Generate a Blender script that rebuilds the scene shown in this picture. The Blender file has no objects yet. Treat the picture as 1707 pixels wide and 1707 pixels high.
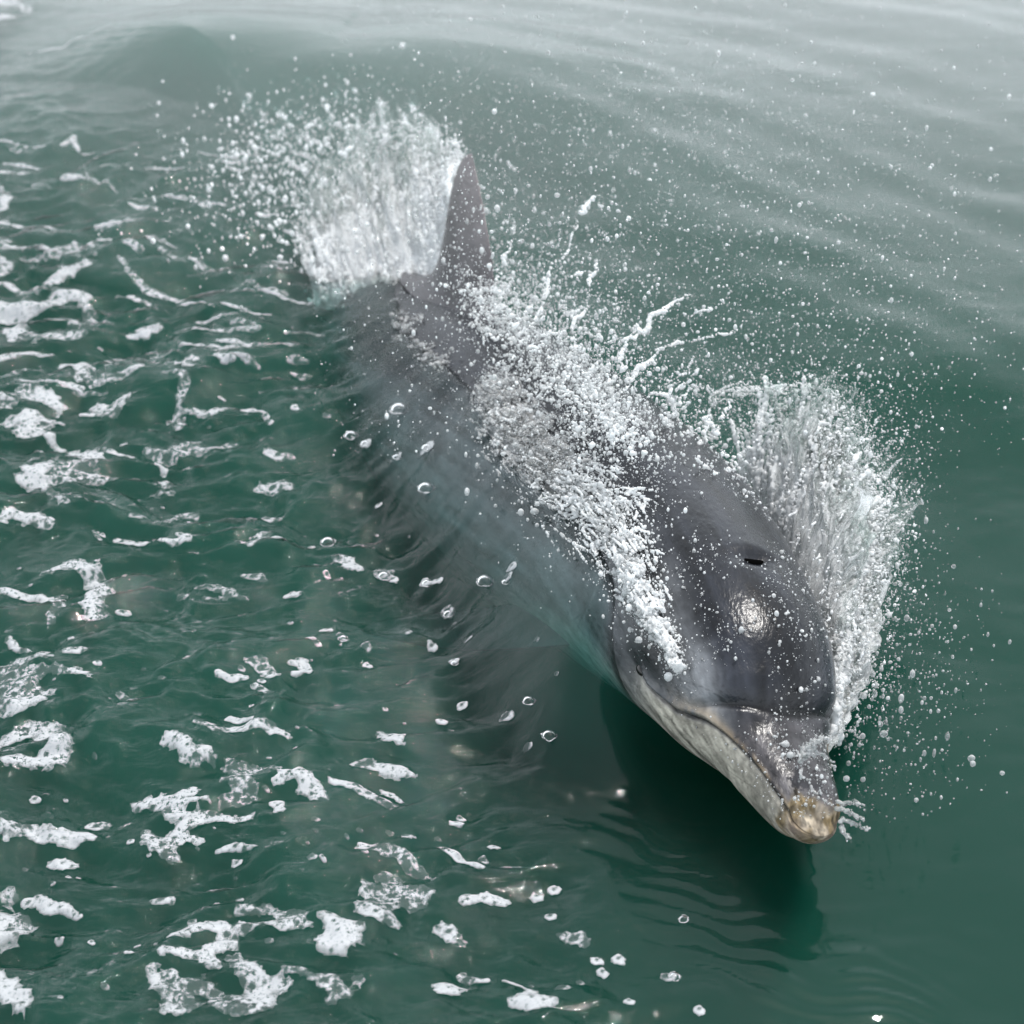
import bpy, bmesh, math, random
import numpy as np
from mathutils import Vector

# ================================================================ camera, world, sun, exposure
scn = bpy.context.scene
COL = scn.collection
PITCH, DIST, FOV = math.radians(34), 3.124, math.radians(29)
CAM = np.array([0, -DIST*math.cos(PITCH), DIST*math.sin(PITCH)])
CF = np.array([0, math.cos(PITCH), -math.sin(PITCH)]); CR = np.array([1., 0, 0]); CU = np.cross(CR, CF)
CT = math.tan(FOV/2)
cd = bpy.data.cameras.new('camera'); cam = bpy.data.objects.new('camera', cd); COL.objects.link(cam)
cam.location = CAM; cam.rotation_euler = (math.pi/2-PITCH, 0, 0)
cd.sensor_width = 36; cd.angle = FOV; cd.clip_start = .05; cd.clip_end = 3000
cd.dof.use_dof = True; cd.dof.focus_distance = 2.62; cd.dof.aperture_fstop = 5.0
scn.camera = cam

SUN_DIR = Vector((.20, .24, .95)).normalized()      # towards the sun
world = bpy.data.worlds.new('World'); scn.world = world; world.use_nodes = True
wn, wl = world.node_tree.nodes, world.node_tree.links
wn.clear()
sky = wn.new('ShaderNodeTexSky'); sky.sky_type = 'NISHITA'; sky.sun_disc = False
sky.sun_elevation = math.asin(SUN_DIR.z); sky.sun_rotation = math.atan2(SUN_DIR.x, SUN_DIR.y)
sky.air_density = 1.2; sky.dust_density = 6.0; sky.ozone_density = 1.0; sky.altitude = 0
hs = wn.new('ShaderNodeHueSaturation'); hs.inputs['Saturation'].default_value = .45
bg = wn.new('ShaderNodeBackground'); bg.inputs['Strength'].default_value = .15
wo = wn.new('ShaderNodeOutputWorld')
veil = wn.new('ShaderNodeMix'); veil.data_type = 'RGBA'; veil.inputs[0].default_value = .72; veil.inputs[7].default_value = (10.6, 11.5, 12.3, 1)   # bright even cloud
tcw = wn.new('ShaderNodeTexCoord'); sxyz = wn.new('ShaderNodeSeparateXYZ'); mrw = wn.new('ShaderNodeMapRange'); mrw.interpolation_type = 'SMOOTHSTEP'
mrw.inputs['From Min'].default_value = .15; mrw.inputs['From Max'].default_value = .85; cl = wn.new('ShaderNodeMix'); cl.data_type = 'RGBA'
cl.inputs[6].default_value = (17.0, 18.4, 19.6, 1); cl.inputs[7].default_value = (7.6, 8.2, 8.9, 1)      # thin cloud: bright towards the horizon all round, greyer overhead
wl.new(tcw.outputs['Generated'], sxyz.inputs[0]); wl.new(sxyz.outputs[2], mrw.inputs['Value']); wl.new(mrw.outputs[0], cl.inputs[0]); wl.new(cl.outputs[2], veil.inputs[7])
wl.new(sky.outputs[0], hs.inputs['Color']); wl.new(hs.outputs[0], veil.inputs[6]); wl.new(veil.outputs[2], bg.inputs['Color']); wl.new(bg.outputs[0], wo.inputs['Surface'])

ld = bpy.data.lights.new('sun', 'SUN'); lamp = bpy.data.objects.new('sun', ld); COL.objects.link(lamp)
ld.energy = 3.8; ld.angle = math.radians(1.5); ld.color = (1, .97, .93)
lamp.rotation_euler = SUN_DIR.to_track_quat('Z', 'Y').to_euler(); lamp.location = (-2, -2, 5)

scn.view_settings.view_transform = 'Standard'; scn.view_settings.look = 'None'
scn.view_settings.exposure = -.04; scn.view_settings.gamma = 1; scn.view_settings.use_curve_mapping = False
cy = scn.cycles
cy.use_denoising = True; cy.max_bounces = 10; cy.transparent_max_bounces = 24; cy.transmission_bounces = 8
cy.glossy_bounces = 4; cy.diffuse_bounces = 5; cy.volume_bounces = 1; cy.caustics_reflective = False; cy.caustics_refractive = False
cy.sample_clamp_indirect = 6

# ---------------------------------------------------------------- numeric helpers
rng = np.random.default_rng(11)

def hash2(ix, iy, seed):
    h = (ix.astype(np.int64)*374761393 + iy.astype(np.int64)*668265263 + seed*974634777) & 0xFFFFFFFF
    h = ((h ^ (h >> 13))*1274126177) & 0xFFFFFFFF
    return ((h ^ (h >> 16)) & 0xFFFF)/65535.0

def vnoise(x, y, seed=0):
    x = np.asarray(x, float); y = np.asarray(y, float)
    ix = np.floor(x); iy = np.floor(y); fx = x-ix; fy = y-iy
    fx = fx*fx*fx*(fx*(fx*6-15)+10); fy = fy*fy*fy*(fy*(fy*6-15)+10)
    a = hash2(ix, iy, seed); b = hash2(ix+1, iy, seed)
    c = hash2(ix, iy+1, seed); d = hash2(ix+1, iy+1, seed)
    return ((a*(1-fx)+b*fx)*(1-fy) + (c*(1-fx)+d*fx)*fy)*2-1

def fbm(x, y, seed=0, octv=4, gain=.5):
    t = 0; a = 1.0; f = 1.0
    for k in range(octv):
        ca, sa = math.cos(.7*k), math.sin(.7*k)
        t = t + a*vnoise((x*ca-y*sa)*f+k*17.3, (x*sa+y*ca)*f-k*9.1, seed+k)
        a *= gain; f *= 2.03
    return t

def sstep(a, b, x):
    t = np.clip((x-a)/(b-a), 0, 1)
    return t*t*(3-2*t)

def pchip(xs, ys, x):
    xs = np.asarray(xs, float); ys = np.asarray(ys, float)
    h = np.diff(xs); dl = (np.diff(ys, axis=0).T/h).T
    m = np.zeros_like(ys)
    for k in range(1, len(xs)-1):
        a, b = dl[k-1], dl[k]
        w1, w2 = 2*h[k]+h[k-1], h[k]+2*h[k-1]
        with np.errstate(all='ignore'):
            m[k] = np.where(a*b > 0, (w1+w2)/(w1/a+w2/b), 0)
    m[0] = dl[0]; m[-1] = dl[-1]
    k = np.clip(np.searchsorted(xs, x)-1, 0, len(h)-1)
    t = (x-xs[k])/h[k]; hh = h[k]
    if ys.ndim == 2: t = t[:, None]; hh = hh[:, None]
    return ((1+2*t)*(1-t)**2*ys[k] + t*(1-t)**2*hh*m[k] + t*t*(3-2*t)*ys[k+1] + t*t*(t-1)*hh*m[k+1])

def catmull(pts, n):
    P = np.asarray(pts, float); P = np.vstack([2*P[0]-P[1], P, 2*P[-1]-P[-2]])
    out = []
    for k in range(1, len(P)-2):
        t = np.linspace(0, 1, n, endpoint=(k == len(P)-3))[:, None]
        a, b, c, d = P[k-1], P[k], P[k+1], P[k+2]
        out.append(.5*(2*b+(c-a)*t+(2*a-5*b+4*c-d)*t*t+(3*b-a-3*c+d)*t**3))
    return np.vstack(out)

# survey of the photograph: where a sight line meets a level z (used to take real positions and sizes)
def unp(px, py, z=0.):
    px = np.asarray(px, float); py = np.asarray(py, float)
    d = CF + CR*((px-853.5)/853.5*CT)[..., None] + CU*((853.5-py)/853.5*CT)[..., None]
    return CAM + d*((z-CAM[2])/d[..., 2])[..., None]

# ---------------------------------------------------------------- the dolphin's form
# spine from the snout tip (s = 0) to the fluke notch
SPINE_S = np.array([0, .15, .35, .62, .97, 1.29, 1.70, 2.1, 2.50, 2.6])
SPINE_P = np.array([(.369,-.835,.090), (.333,-.695,.104), (.281,-.508,.102), (.209,-.237,.050), (.066,.101,-.025),
                    (-.085,.417,-.070), (-.266,.83,-.14), (-.45,1.20,-.25), (-.61,1.56,-.40), (-.65,1.65,-.44)])
#            s      top    bottom  half-width  power
PROFILE = np.array([
    (0.000, .004, .004, .006, 2.0),
    (0.006, .006, .018, .024, 2.0),
    (0.020, .012, .028, .036, 2.1),
    (0.032, .026, .037, .041, 2.3),
    (0.060, .033, .049, .048, 2.3),
    (0.100, .038, .061, .057, 2.2),
    (0.135, .042, .069, .067, 2.1),
    (0.155, .050, .072, .073, 2.0),
    (0.175, .072, .075, .084, 2.0),
    (0.200, .097, .079, .096, 2.1),
    (0.240, .126, .087, .112, 2.15),
    (0.300, .147, .098, .129, 2.1),
    (0.370, .158, .119, .143, 2.05),
    (0.460, .170, .140, .160, 2.0),
    (0.600, .190, .168, .182, 2.0),
    (0.800, .208, .192, .205, 2.0),
    (1.000, .214, .204, .214, 2.0),
    (1.200, .208, .200, .206, 2.0),
    (1.450, .180, .180, .176, 2.0),
    (1.700, .150, .150, .132, 2.0),
    (2.000, .112, .108, .076, 2.0),
    (2.250, .074, .070, .038, 2.0),
    (2.450, .044, .040, .022, 2.0),
    (2.600, .010, .010, .012, 2.0)])
NS_H, NS_B, NTH = 190, 170, 288

def spine(s):
    p = pchip(SPINE_S, SPINE_P, s)
    e = 1e-2
    t = pchip(SPINE_S, SPINE_P, np.clip(s+e, 0, 2.6)) - pchip(SPINE_S, SPINE_P, np.clip(s-e, 0, 2.6))
    # smooth the frame
    t /= np.linalg.norm(t, axis=-1, keepdims=True)
    return p, t

def frame(s):
    s = np.asarray(s, float)
    ts = np.stack([spine(np.clip(s+o, 0.0, 2.6))[1] for o in (-.06, -.03, 0, .03, .06)]).mean(0)
    ps = np.stack([spine(np.clip(s+o, 0.0, 2.6))[0] for o in (-.04, -.02, 0, .02, .04)]).mean(0)
    near = np.clip(s/.05, 0, 1)[:, None]
    ps = ps*near + spine(s)[0]*(1-near)
    ts /= np.linalg.norm(ts, axis=-1, keepdims=True)
    r = np.cross(-ts, np.array([0, 0, 1.])); r /= np.linalg.norm(r, axis=-1, keepdims=True)  # animal's right
    d = np.cross(r, -ts)                                                                    # dorsal
    rho = np.radians(np.interp(s, [0, .12, .3, .5, 1.0, 1.4], [22, 22, 17, 17, 6, 0]))[:, None]            # rolled a little to its left
    return ps, ts, r*np.cos(rho)+d*np.sin(rho), d*np.cos(rho)-r*np.sin(rho)

def mouth_theta(s):      # angle (deg from dorsal line) of the mouth line on each side
    return pchip([0, .02, .06, .12, .18, .24, .29, .32], [66, 68, 72, 76, 84, 95, 96, 92], s)

def body_uv(s, th):      # cross-section offsets (right, dorsal), th in radians, + = right side
    top = pchip(PROFILE[:, 0], PROFILE[:, 1], s); bot = pchip(PROFILE[:, 0], PROFILE[:, 2], s)
    w = pchip(PROFILE[:, 0], PROFILE[:, 3], s); pw = pchip(PROFILE[:, 0], PROFILE[:, 4], s)
    c, sn = np.cos(th), np.sin(th)
    u = w*np.sign(sn)*np.abs(sn)**(2/pw)
    v = np.where(c > 0, top, bot)*np.sign(c)*np.abs(c)**(2/pw)
    a = np.degrees(np.abs(th)); sc = np.ones_like(a)
    # mouth: groove, and the lower jaw a little inside the upper lip
    inm = sstep(.335, .305, s)
    md = (a-mouth_theta(np.clip(s, 0, .32)))/57.3*np.maximum(w, .02)
    sc -= inm*(.075*np.exp(-(md/.0028)**2)*sstep(.33, .29, s) + .045*sstep(-.001, .006, md)*sstep(.26, .16, s)*sstep(.0, .03, s))
    sc += inm*.035*np.exp(-((md+.006)/.005)**2)
    # crease between beak and melon
    cr = .163 + .055*(np.clip(a, 0, 90)/90)**2
    sc -= .10*np.exp(-((s-cr)/.0065)**2)*sstep(95, 60, a)
    sc += .035*np.exp(-((s-cr-.022)/.014)**2)*sstep(80, 40, a)
    # blowhole dent, eye socket, brow, neck furrows
    sc -= .07*np.exp(-(((s-.362)/.013)**2+((th*w)/.026)**2))
    sc += .018*np.exp(-(((s-.378)/.012)**2+((th*w)/.03)**2))
    sc -= .040*np.exp(-(((s-.325)/.022)**2+((a-94)/8.0)**2))
    sc += .030*np.exp(-(((s-.315)/.035)**2+((a-80)/7.0)**2))
    sc -= .012*np.exp(-((s-.47-.02*np.sin(a/20))/.006)**2)*sstep(70, 110, a)
    return u*sc, v*sc

def body_grid():
    s = np.concatenate([np.linspace(0, 1, NS_H, endpoint=False)**1.25*.52, np.linspace(.52, 2.6, NS_B)])
    th = np.linspace(-np.pi, np.pi, NTH, endpoint=False)
    S, TH = np.meshgrid(s, th, indexing='ij')
    u, v = body_uv(S, TH)
    p, t, r, d = frame(s)
    return S, TH, p[:, None]+r[:, None]*u[..., None]+d[:, None]*v[..., None]

def surf(s, deg, off=0.):
    s = np.atleast_1d(np.asarray(s, float)); th = np.radians(np.atleast_1d(np.asarray(deg, float)))
    u, v = body_uv(s, th); p, t, r, d = frame(s)
    n = r*np.sin(th)[:, None]+d*np.cos(th)[:, None]
    return p+r*u[:, None]+d*v[:, None]+n*off
# ---------------------------------------------------------------- scene helpers
def prj(p):
    v = np.asarray(p)-CAM; f = v@CF
    return np.stack([853.5+853.5*(v@CR)/f/CT, 853.5-853.5*(v@CU)/f/CT], -1)

def tag(o, label=None, cat=None, group=None, kind=None):
    if label: o['label'] = label
    if cat: o['category'] = cat
    if group: o['group'] = group
    if kind: o['kind'] = kind
    return o

def mesh_np(name, V, Fq, smooth=True, mat=None):
    V = np.ascontiguousarray(V, np.float32); Fq = np.ascontiguousarray(Fq, np.int32)
    me = bpy.data.meshes.new(name); k = Fq.shape[1]
    me.vertices.add(len(V)); me.vertices.foreach_set('co', V.ravel())
    me.loops.add(Fq.size); me.loops.foreach_set('vertex_index', Fq.ravel())
    me.polygons.add(len(Fq)); me.polygons.foreach_set('loop_start', np.arange(0, Fq.size, k, dtype=np.int32))
    me.polygons.foreach_set('loop_total', np.full(len(Fq), k, np.int32))
    if smooth: me.polygons.foreach_set('use_smooth', np.ones(len(Fq), bool))
    me.update(calc_edges=True); me.validate()
    if mat: me.materials.append(mat)
    return me

def add_obj(name, me, parent=None):
    o = bpy.data.objects.new(name, me); COL.objects.link(o)
    if parent: o.parent = parent
    return o

def fattr(me, name, arr):
    a = me.attributes.new(name, 'FLOAT', 'POINT'); a.data.foreach_set('value', np.ascontiguousarray(arr, np.float32))

def cattr(me, name, rgb):
    a = me.attributes.new(name, 'FLOAT_COLOR', 'POINT')
    a.data.foreach_set('color', np.concatenate([rgb, np.ones((len(rgb), 1))], 1).astype(np.float32).ravel())

def grid_faces(nu, nv, wrap=False):
    i = np.arange(nu-1)[:, None]; j = np.arange(nv if wrap else nv-1)[None, :]; j2 = (j+1) % nv
    return np.stack([i*nv+j, (i+1)*nv+j, (i+1)*nv+j2, i*nv+j2], -1).reshape(-1, 4)

def mat_new(name):
    m = bpy.data.materials.new(name); m.use_nodes = True
    n, l = m.node_tree.nodes, m.node_tree.links; n.clear()
    out = n.new('ShaderNodeOutputMaterial')
    return m, n, l, out

def inpoly(px, py, poly):
    poly = np.asarray(poly, float); ins = np.zeros(px.shape, bool); j = len(poly)-1
    for i in range(len(poly)):
        xi, yi = poly[i]; xj, yj = poly[j]
        c = ((yi > py) != (yj > py)) & (px < (xj-xi)*(py-yi)/(yj-yi+1e-12)+xi)
        ins ^= c; j = i
    return ins

def blur(a, n):
    for _ in range(n):
        p = np.pad(a, 1, mode='edge')
        a = (p[1:-1, 1:-1]*2+p[:-2, 1:-1]+p[2:, 1:-1]+p[1:-1, :-2]+p[1:-1, 2:])/6
    return a

def bilin(a, x, y, x0, y0, st):
    fx = np.clip((x-x0)/st, 0, a.shape[0]-1.001); fy = np.clip((y-y0)/st, 0, a.shape[1]-1.001)
    i = fx.astype(int); j = fy.astype(int); fx = fx-i; fy = fy-j
    return (a[i, j]*(1-fx)+a[i+1, j]*fx)*(1-fy)+(a[i, j+1]*(1-fx)+a[i+1, j+1]*fx)*fy
# ================================================================ the sea surface as a height function
BS, BTH, BP = body_grid()
# upper surface of the body on a plan grid, and whether the air or a skin of water covers it
GX0, GY0, GST, GNX, GNY = -1.5, -1.3, .012, 250, 300
EXPOSED = [(690, 470), (705, 520), (800, 590), (870, 650), (960, 740), (1040, 830), (1085, 900), (1095, 970), (1085, 1020),
           (1030, 1050), (1000, 1085), (960, 1125), (910, 1190), (1000, 1300), (1350, 1500), (1500, 1400), (1450, 900), (1250, 700), (1000, 520), (850, 380)]
zb = np.full((GNX, GNY), -9.); ex = np.zeros((GNX, GNY))
_pts = BP.reshape(-1, 3); _q = prj(_pts); _e = inpoly(_q[:, 0], _q[:, 1], EXPOSED)
_i = ((_pts[:, 0]-GX0)/GST).round().astype(int); _j = ((_pts[:, 1]-GY0)/GST).round().astype(int)
_o = np.argsort(_pts[:, 2])
zb[_i[_o], _j[_o]] = _pts[_o, 2]; ex[_i[_o], _j[_o]] = _e[_o]
cover = (zb > -8) & (ex < .5)
hump = np.where(cover, zb+.014, -9.)
solid = (zb > -8) & (ex > .5)
for _ in range(22):
    p = np.pad(hump, 1, constant_values=-9)
    nb = np.max([p[:-2, 1:-1], p[2:, 1:-1], p[1:-1, :-2], p[1:-1, 2:]], 0)-GST*1.1
    nd = np.max([p[:-2, :-2], p[2:, 2:], p[:-2, 2:], p[2:, :-2]], 0)-GST*1.55
    hump = np.where(solid, hump, np.maximum(hump, np.maximum(nb, nd)))
hump = np.maximum(hump, 0)
hump[solid] = np.minimum(0, zb[solid]-.03)
hump_s = blur(hump, 16); keep = solid & (blur(solid.astype(float), 2) > .98)
hump_s = blur(np.where(keep, hump, hump_s), 4)
bodyness = blur((hump > .03).astype(float), 14)

def gauss_line(x, y, pts, w):
    """smooth ridge along a ground polyline (px of the survey): returns signed-profile helpers"""
    P = unp([a for a, b in pts], [b for a, b in pts])[:, :2]
    P = catmull(np.column_stack([P, np.zeros(len(P))]), 10)[:, :2]
    d = np.full(x.shape, 9.); side = np.zeros(x.shape); tt = np.zeros(x.shape)
    for k in range(len(P)-1):
        a, b = P[k], P[k+1]; ab = b-a; L = ab@ab
        t = np.clip(((x-a[0])*ab[0]+(y-a[1])*ab[1])/L, 0, 1)
        dx = x-a[0]-t*ab[0]; dy = y-a[1]-t*ab[1]; dd = np.hypot(dx, dy)
        m = dd < d
        d = np.where(m, dd, d); side = np.where(m, np.sign(ab[0]*dy-ab[1]*dx), side); tt = np.where(m, (k+t)/(len(P)-1), tt)
    return d, side, tt

RING = [(255, 205), (330, 165), (430, 160), (560, 175), (700, 165), (850, 175), (980, 215), (1090, 290), (1190, 390), (1340, 490), (1500, 560), (1640, 640), (1720, 700)]

def water_h(x, y):
    x = np.asarray(x, float); y = np.asarray(y, float)
    q = prj(np.stack([x, y, np.zeros_like(x)], -1)); px, py = q[..., 0], q[..., 1]
    # where the chop is: left and lower-left; calm on the right
    edge = 560+.42*np.clip(py-900, -900, 800)-250*sstep(500, 100, py)
    edge = edge+170*np.exp(-((py-800)/330)**2)
    chop = sstep(edge+330, edge-60, px)*(1-.55*sstep(400, 150, py))
    chop = chop*.94+.06
    wx = x+.05*fbm(x*4, y*4, 5, 2); wy = y+.05*fbm(x*4+9, y*4, 6, 2)
    c1 = fbm(wx*4.2+wy*1.0, wy*8.5-wx*1.2, 21, 3, .5)
    c2 = 1-np.abs(fbm(wx*8+wy*2.5, wy*17-wx*3, 31, 3, .5))*1.3
    c3 = fbm(wx*26, wy*52+wx*12, 41, 3, .55)
    h = chop*(.0180*c1+.0092*c2+.0040*c3)
    # long smooth bands curving away on the right and the top
    rr = np.hypot(x+.75, (y+.55)*1.0)
    bands = np.sin(rr*24+2.2*fbm(x*1.6, y*1.6, 51, 2))*.6+np.sin(rr*41+1.0+3*fbm(x*1.3, y*1.3, 52, 2))*.35
    far = sstep(-.3, .6, y)
    h += (1-chop)*bands*(.0012+.0030*far*sstep(0, .5, x+.3))
    h += .010*far*fbm(x*1.5+3, y*2.8, 61, 3)
    # dark swell face in the lower right corner region and the small bright crest below it
    d, sd, tt = gauss_line(x, y, [(1240, 1690), (1400, 1640), (1560, 1760)], 0)
    h += .007*np.exp(-(d/.09)**2)
    # the ring wave pushed up round the animal
    d, sd, tt = gauss_line(x, y, RING, 0)
    amp = np.interp(tt, [0, .08, .35, .55, .75, .9, 1], [.07, .170, .120, .050, .036, .04, .03])
    nw = np.interp(tt, [0, .2, .42, .6, 1], [.42, .42, .24, .17, .15])
    ds = d*np.where(sd > 0, 1, -1)        # + = far side
    h += amp*np.where(ds > 0, np.exp(-(ds/.42)**2), np.exp(-(ds/nw)**2))
    # side wave off the shoulder to the left of the fin (second small ridge)
    h += .035*np.exp(-((x+.42)/.22)**2-((y-.42)/.10)**2)
    # ripples that break the mirror image below the head
    d, sd, tt = gauss_line(x, y, [(820, 1290), (950, 1370), (1080, 1480), (1200, 1560), (1330, 1630), (1450, 1700)], 0)
    rip = np.exp(-(d/.075)**2)
    h += rip*.0024*np.sin((x*.45+y*1.0)*210+5*fbm(x*9, y*9, 71, 2))*(.5+.5*vnoise(x*14, y*14, 72))
    # rings round the bubble that just burst
    b = unp(915, 1265)
    rb = np.hypot(x-b[0], y-b[1]); h += .0012*np.sin(rb*520)*np.exp(-(rb/.028)**2)
    hb = bilin(hump_s, x, y, GX0, GY0, GST); bn = bilin(bodyness, x, y, GX0, GY0, GST)
    lim = np.minimum(h, .0)
    h = h*(1-.72*bn)+hb
    inside = hb < -.001
    return np.where(inside, hb+lim*0-.0, h)

def axis(lo, hi, st, far, grow=1.22):
    a = list(np.arange(lo, hi, st)); s = st; v = a[-1]
    while v < far: s *= grow; v += s; a.append(v)
    s = st; v = a[0]; b = []
    while v > -far: s *= grow; v -= s; b.append(v)
    return np.array(b[::-1]+a)

WX = axis(-1.36, 1.36, .0060, 500); WY = axis(-1.12, 2.40, .0068, 700)
XX, YY = np.meshgrid(WX, WY, indexing='ij')
fade = np.exp(-(np.maximum(0, np.hypot(XX, YY)-2.6)/1.5)**2)
HH = water_h(XX, YY)*fade + (1-fade)*.03*fbm(XX*.5, YY*.9, 91, 3)*np.exp(-np.hypot(XX, YY)/60)
nx, ny = HH.shape

def wz(x, y):       # height of the finished surface mesh
    x = np.asarray(x, float); y = np.asarray(y, float)
    i = np.clip(np.searchsorted(WX, x)-1, 0, nx-2); j = np.clip(np.searchsorted(WY, y)-1, 0, ny-2)
    fx = (x-WX[i])/(WX[i+1]-WX[i]); fy = (y-WY[j])/(WY[j+1]-WY[j])
    return (HH[i, j]*(1-fx)+HH[i+1, j]*fx)*(1-fy)+(HH[i, j+1]*(1-fx)+HH[i+1, j+1]*fx)*fy

V = np.stack([XX, YY, HH], -1).reshape(-1, 3)
Fw = grid_faces(nx, ny)
# skirt and flat bed so that the sea is one closed body
per = np.concatenate([np.arange(nx)*ny, (nx-1)*ny+np.arange(1, ny), (np.arange(nx-2, -1, -1))*ny+ny-1, np.arange(ny-2, 0, -1)])
low = V[per].copy(); low[:, 2] = -9; nb0 = len(V); V = np.vstack([V, low, [[0, 0, -9]]])
k = np.arange(len(per)); k2 = (k+1) % len(per)
side = np.stack([per[k], nb0+k, nb0+k2, per[k2]], -1)[:, ::-1]
me = mesh_np('sea_water', V, Fw)
bm = bmesh.new(); bm.from_mesh(me); bm.verts.ensure_lookup_table()
lo = [bm.verts[int(nb0+a)] for a in k]
for a in range(len(per)): bm.faces.new([bm.verts[int(per[a])], lo[a], lo[(a+1) % len(per)], bm.verts[int(per[(a+1) % len(per)])]])
bm.faces.new(lo[::-1]); bm.verts.remove(bm.verts[int(nb0+len(per))])
bmesh.ops.recalc_face_normals(bm, faces=bm.faces); bm.to_mesh(me); bm.free()
me.polygons.foreach_set('use_smooth', np.ones(len(me.polygons), bool))
vv = np.zeros(len(me.vertices)*3, np.float32); me.vertices.foreach_get('co', vv); vv = vv.reshape(-1, 3)
q = prj(vv*[1, 1, 0]); _edge = 560+.42*np.clip(q[:, 1]-900, -900, 800)-250*sstep(500, 100, q[:, 1])
fattr(me, 'chop', sstep(_edge+420, _edge-60, q[:, 0])*.95+.05)

m, n, l, out = mat_new('sea_water')
fr = n.new('ShaderNodeFresnel'); fr.inputs['IOR'].default_value = 1.34
gl = n.new('ShaderNodeBsdfGlossy'); gl.inputs['Roughness'].default_value = .03
tr = n.new('ShaderNodeBsdfTransparent'); mx = n.new('ShaderNodeMixShader')
tc = n.new('ShaderNodeTexCoord'); mp = n.new('ShaderNodeMapping'); mp.inputs['Scale'].default_value = (1, 2.1, 1); mp.inputs['Rotation'].default_value = (0, 0, .35)
nz = n.new('ShaderNodeTexNoise'); nz.inputs['Scale'].default_value = 26; nz.inputs['Detail'].default_value = 5; nz.inputs['Roughness'].default_value = .55
nz.inputs['Distortion'].default_value = .6
at = n.new('ShaderNodeAttribute'); at.attribute_name = 'chop'
ml = n.new('ShaderNodeMath'); ml.operation = 'MULTIPLY'; ml.inputs[1].default_value = .8
bp = n.new('ShaderNodeBump'); bp.inputs['Distance'].default_value = .006
l.new(tc.outputs['Object'], mp.inputs[0]); l.new(mp.outputs[0], nz.inputs['Vector']); l.new(nz.outputs['Fac'], bp.inputs['Height'])
l.new(at.outputs['Fac'], ml.inputs[0]); l.new(ml.outputs[0], bp.inputs['Strength'])
l.new(bp.outputs[0], fr.inputs['Normal']); l.new(bp.outputs[0], gl.inputs['Normal'])
l.new(fr.outputs[0], mx.inputs[0]); l.new(tr.outputs[0], mx.inputs[1]); l.new(gl.outputs[0], mx.inputs[2]); l.new(mx.outputs[0], out.inputs['Surface'])
ab = n.new('ShaderNodeVolumeAbsorption'); ab.inputs['Color'].default_value = (.0, .64, .575, 1); ab.inputs['Density'].default_value = 7.6
sc = n.new('ShaderNodeVolumeScatter'); sc.inputs['Color'].default_value = (.30, 1.0, .80, 1); sc.inputs['Density'].default_value = .80; sc.inputs['Anisotropy'].default_value = .0
ad = n.new('ShaderNodeAddShader'); l.new(ab.outputs[0], ad.inputs[0]); l.new(sc.outputs[0], ad.inputs[1]); l.new(ad.outputs[0], out.inputs['Volume'])
m.cycles.homogeneous_volume = True if hasattr(m, 'cycles') and hasattr(m.cycles, 'homogeneous_volume') else True
me.materials.append(m)
sea = add_obj('sea_water', me); tag(sea, 'green sea water, choppy on the left and smooth on the right', None, None, 'structure')
# ================================================================ the dolphin
def sdeg(t): return np.degrees(np.abs(t))

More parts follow.
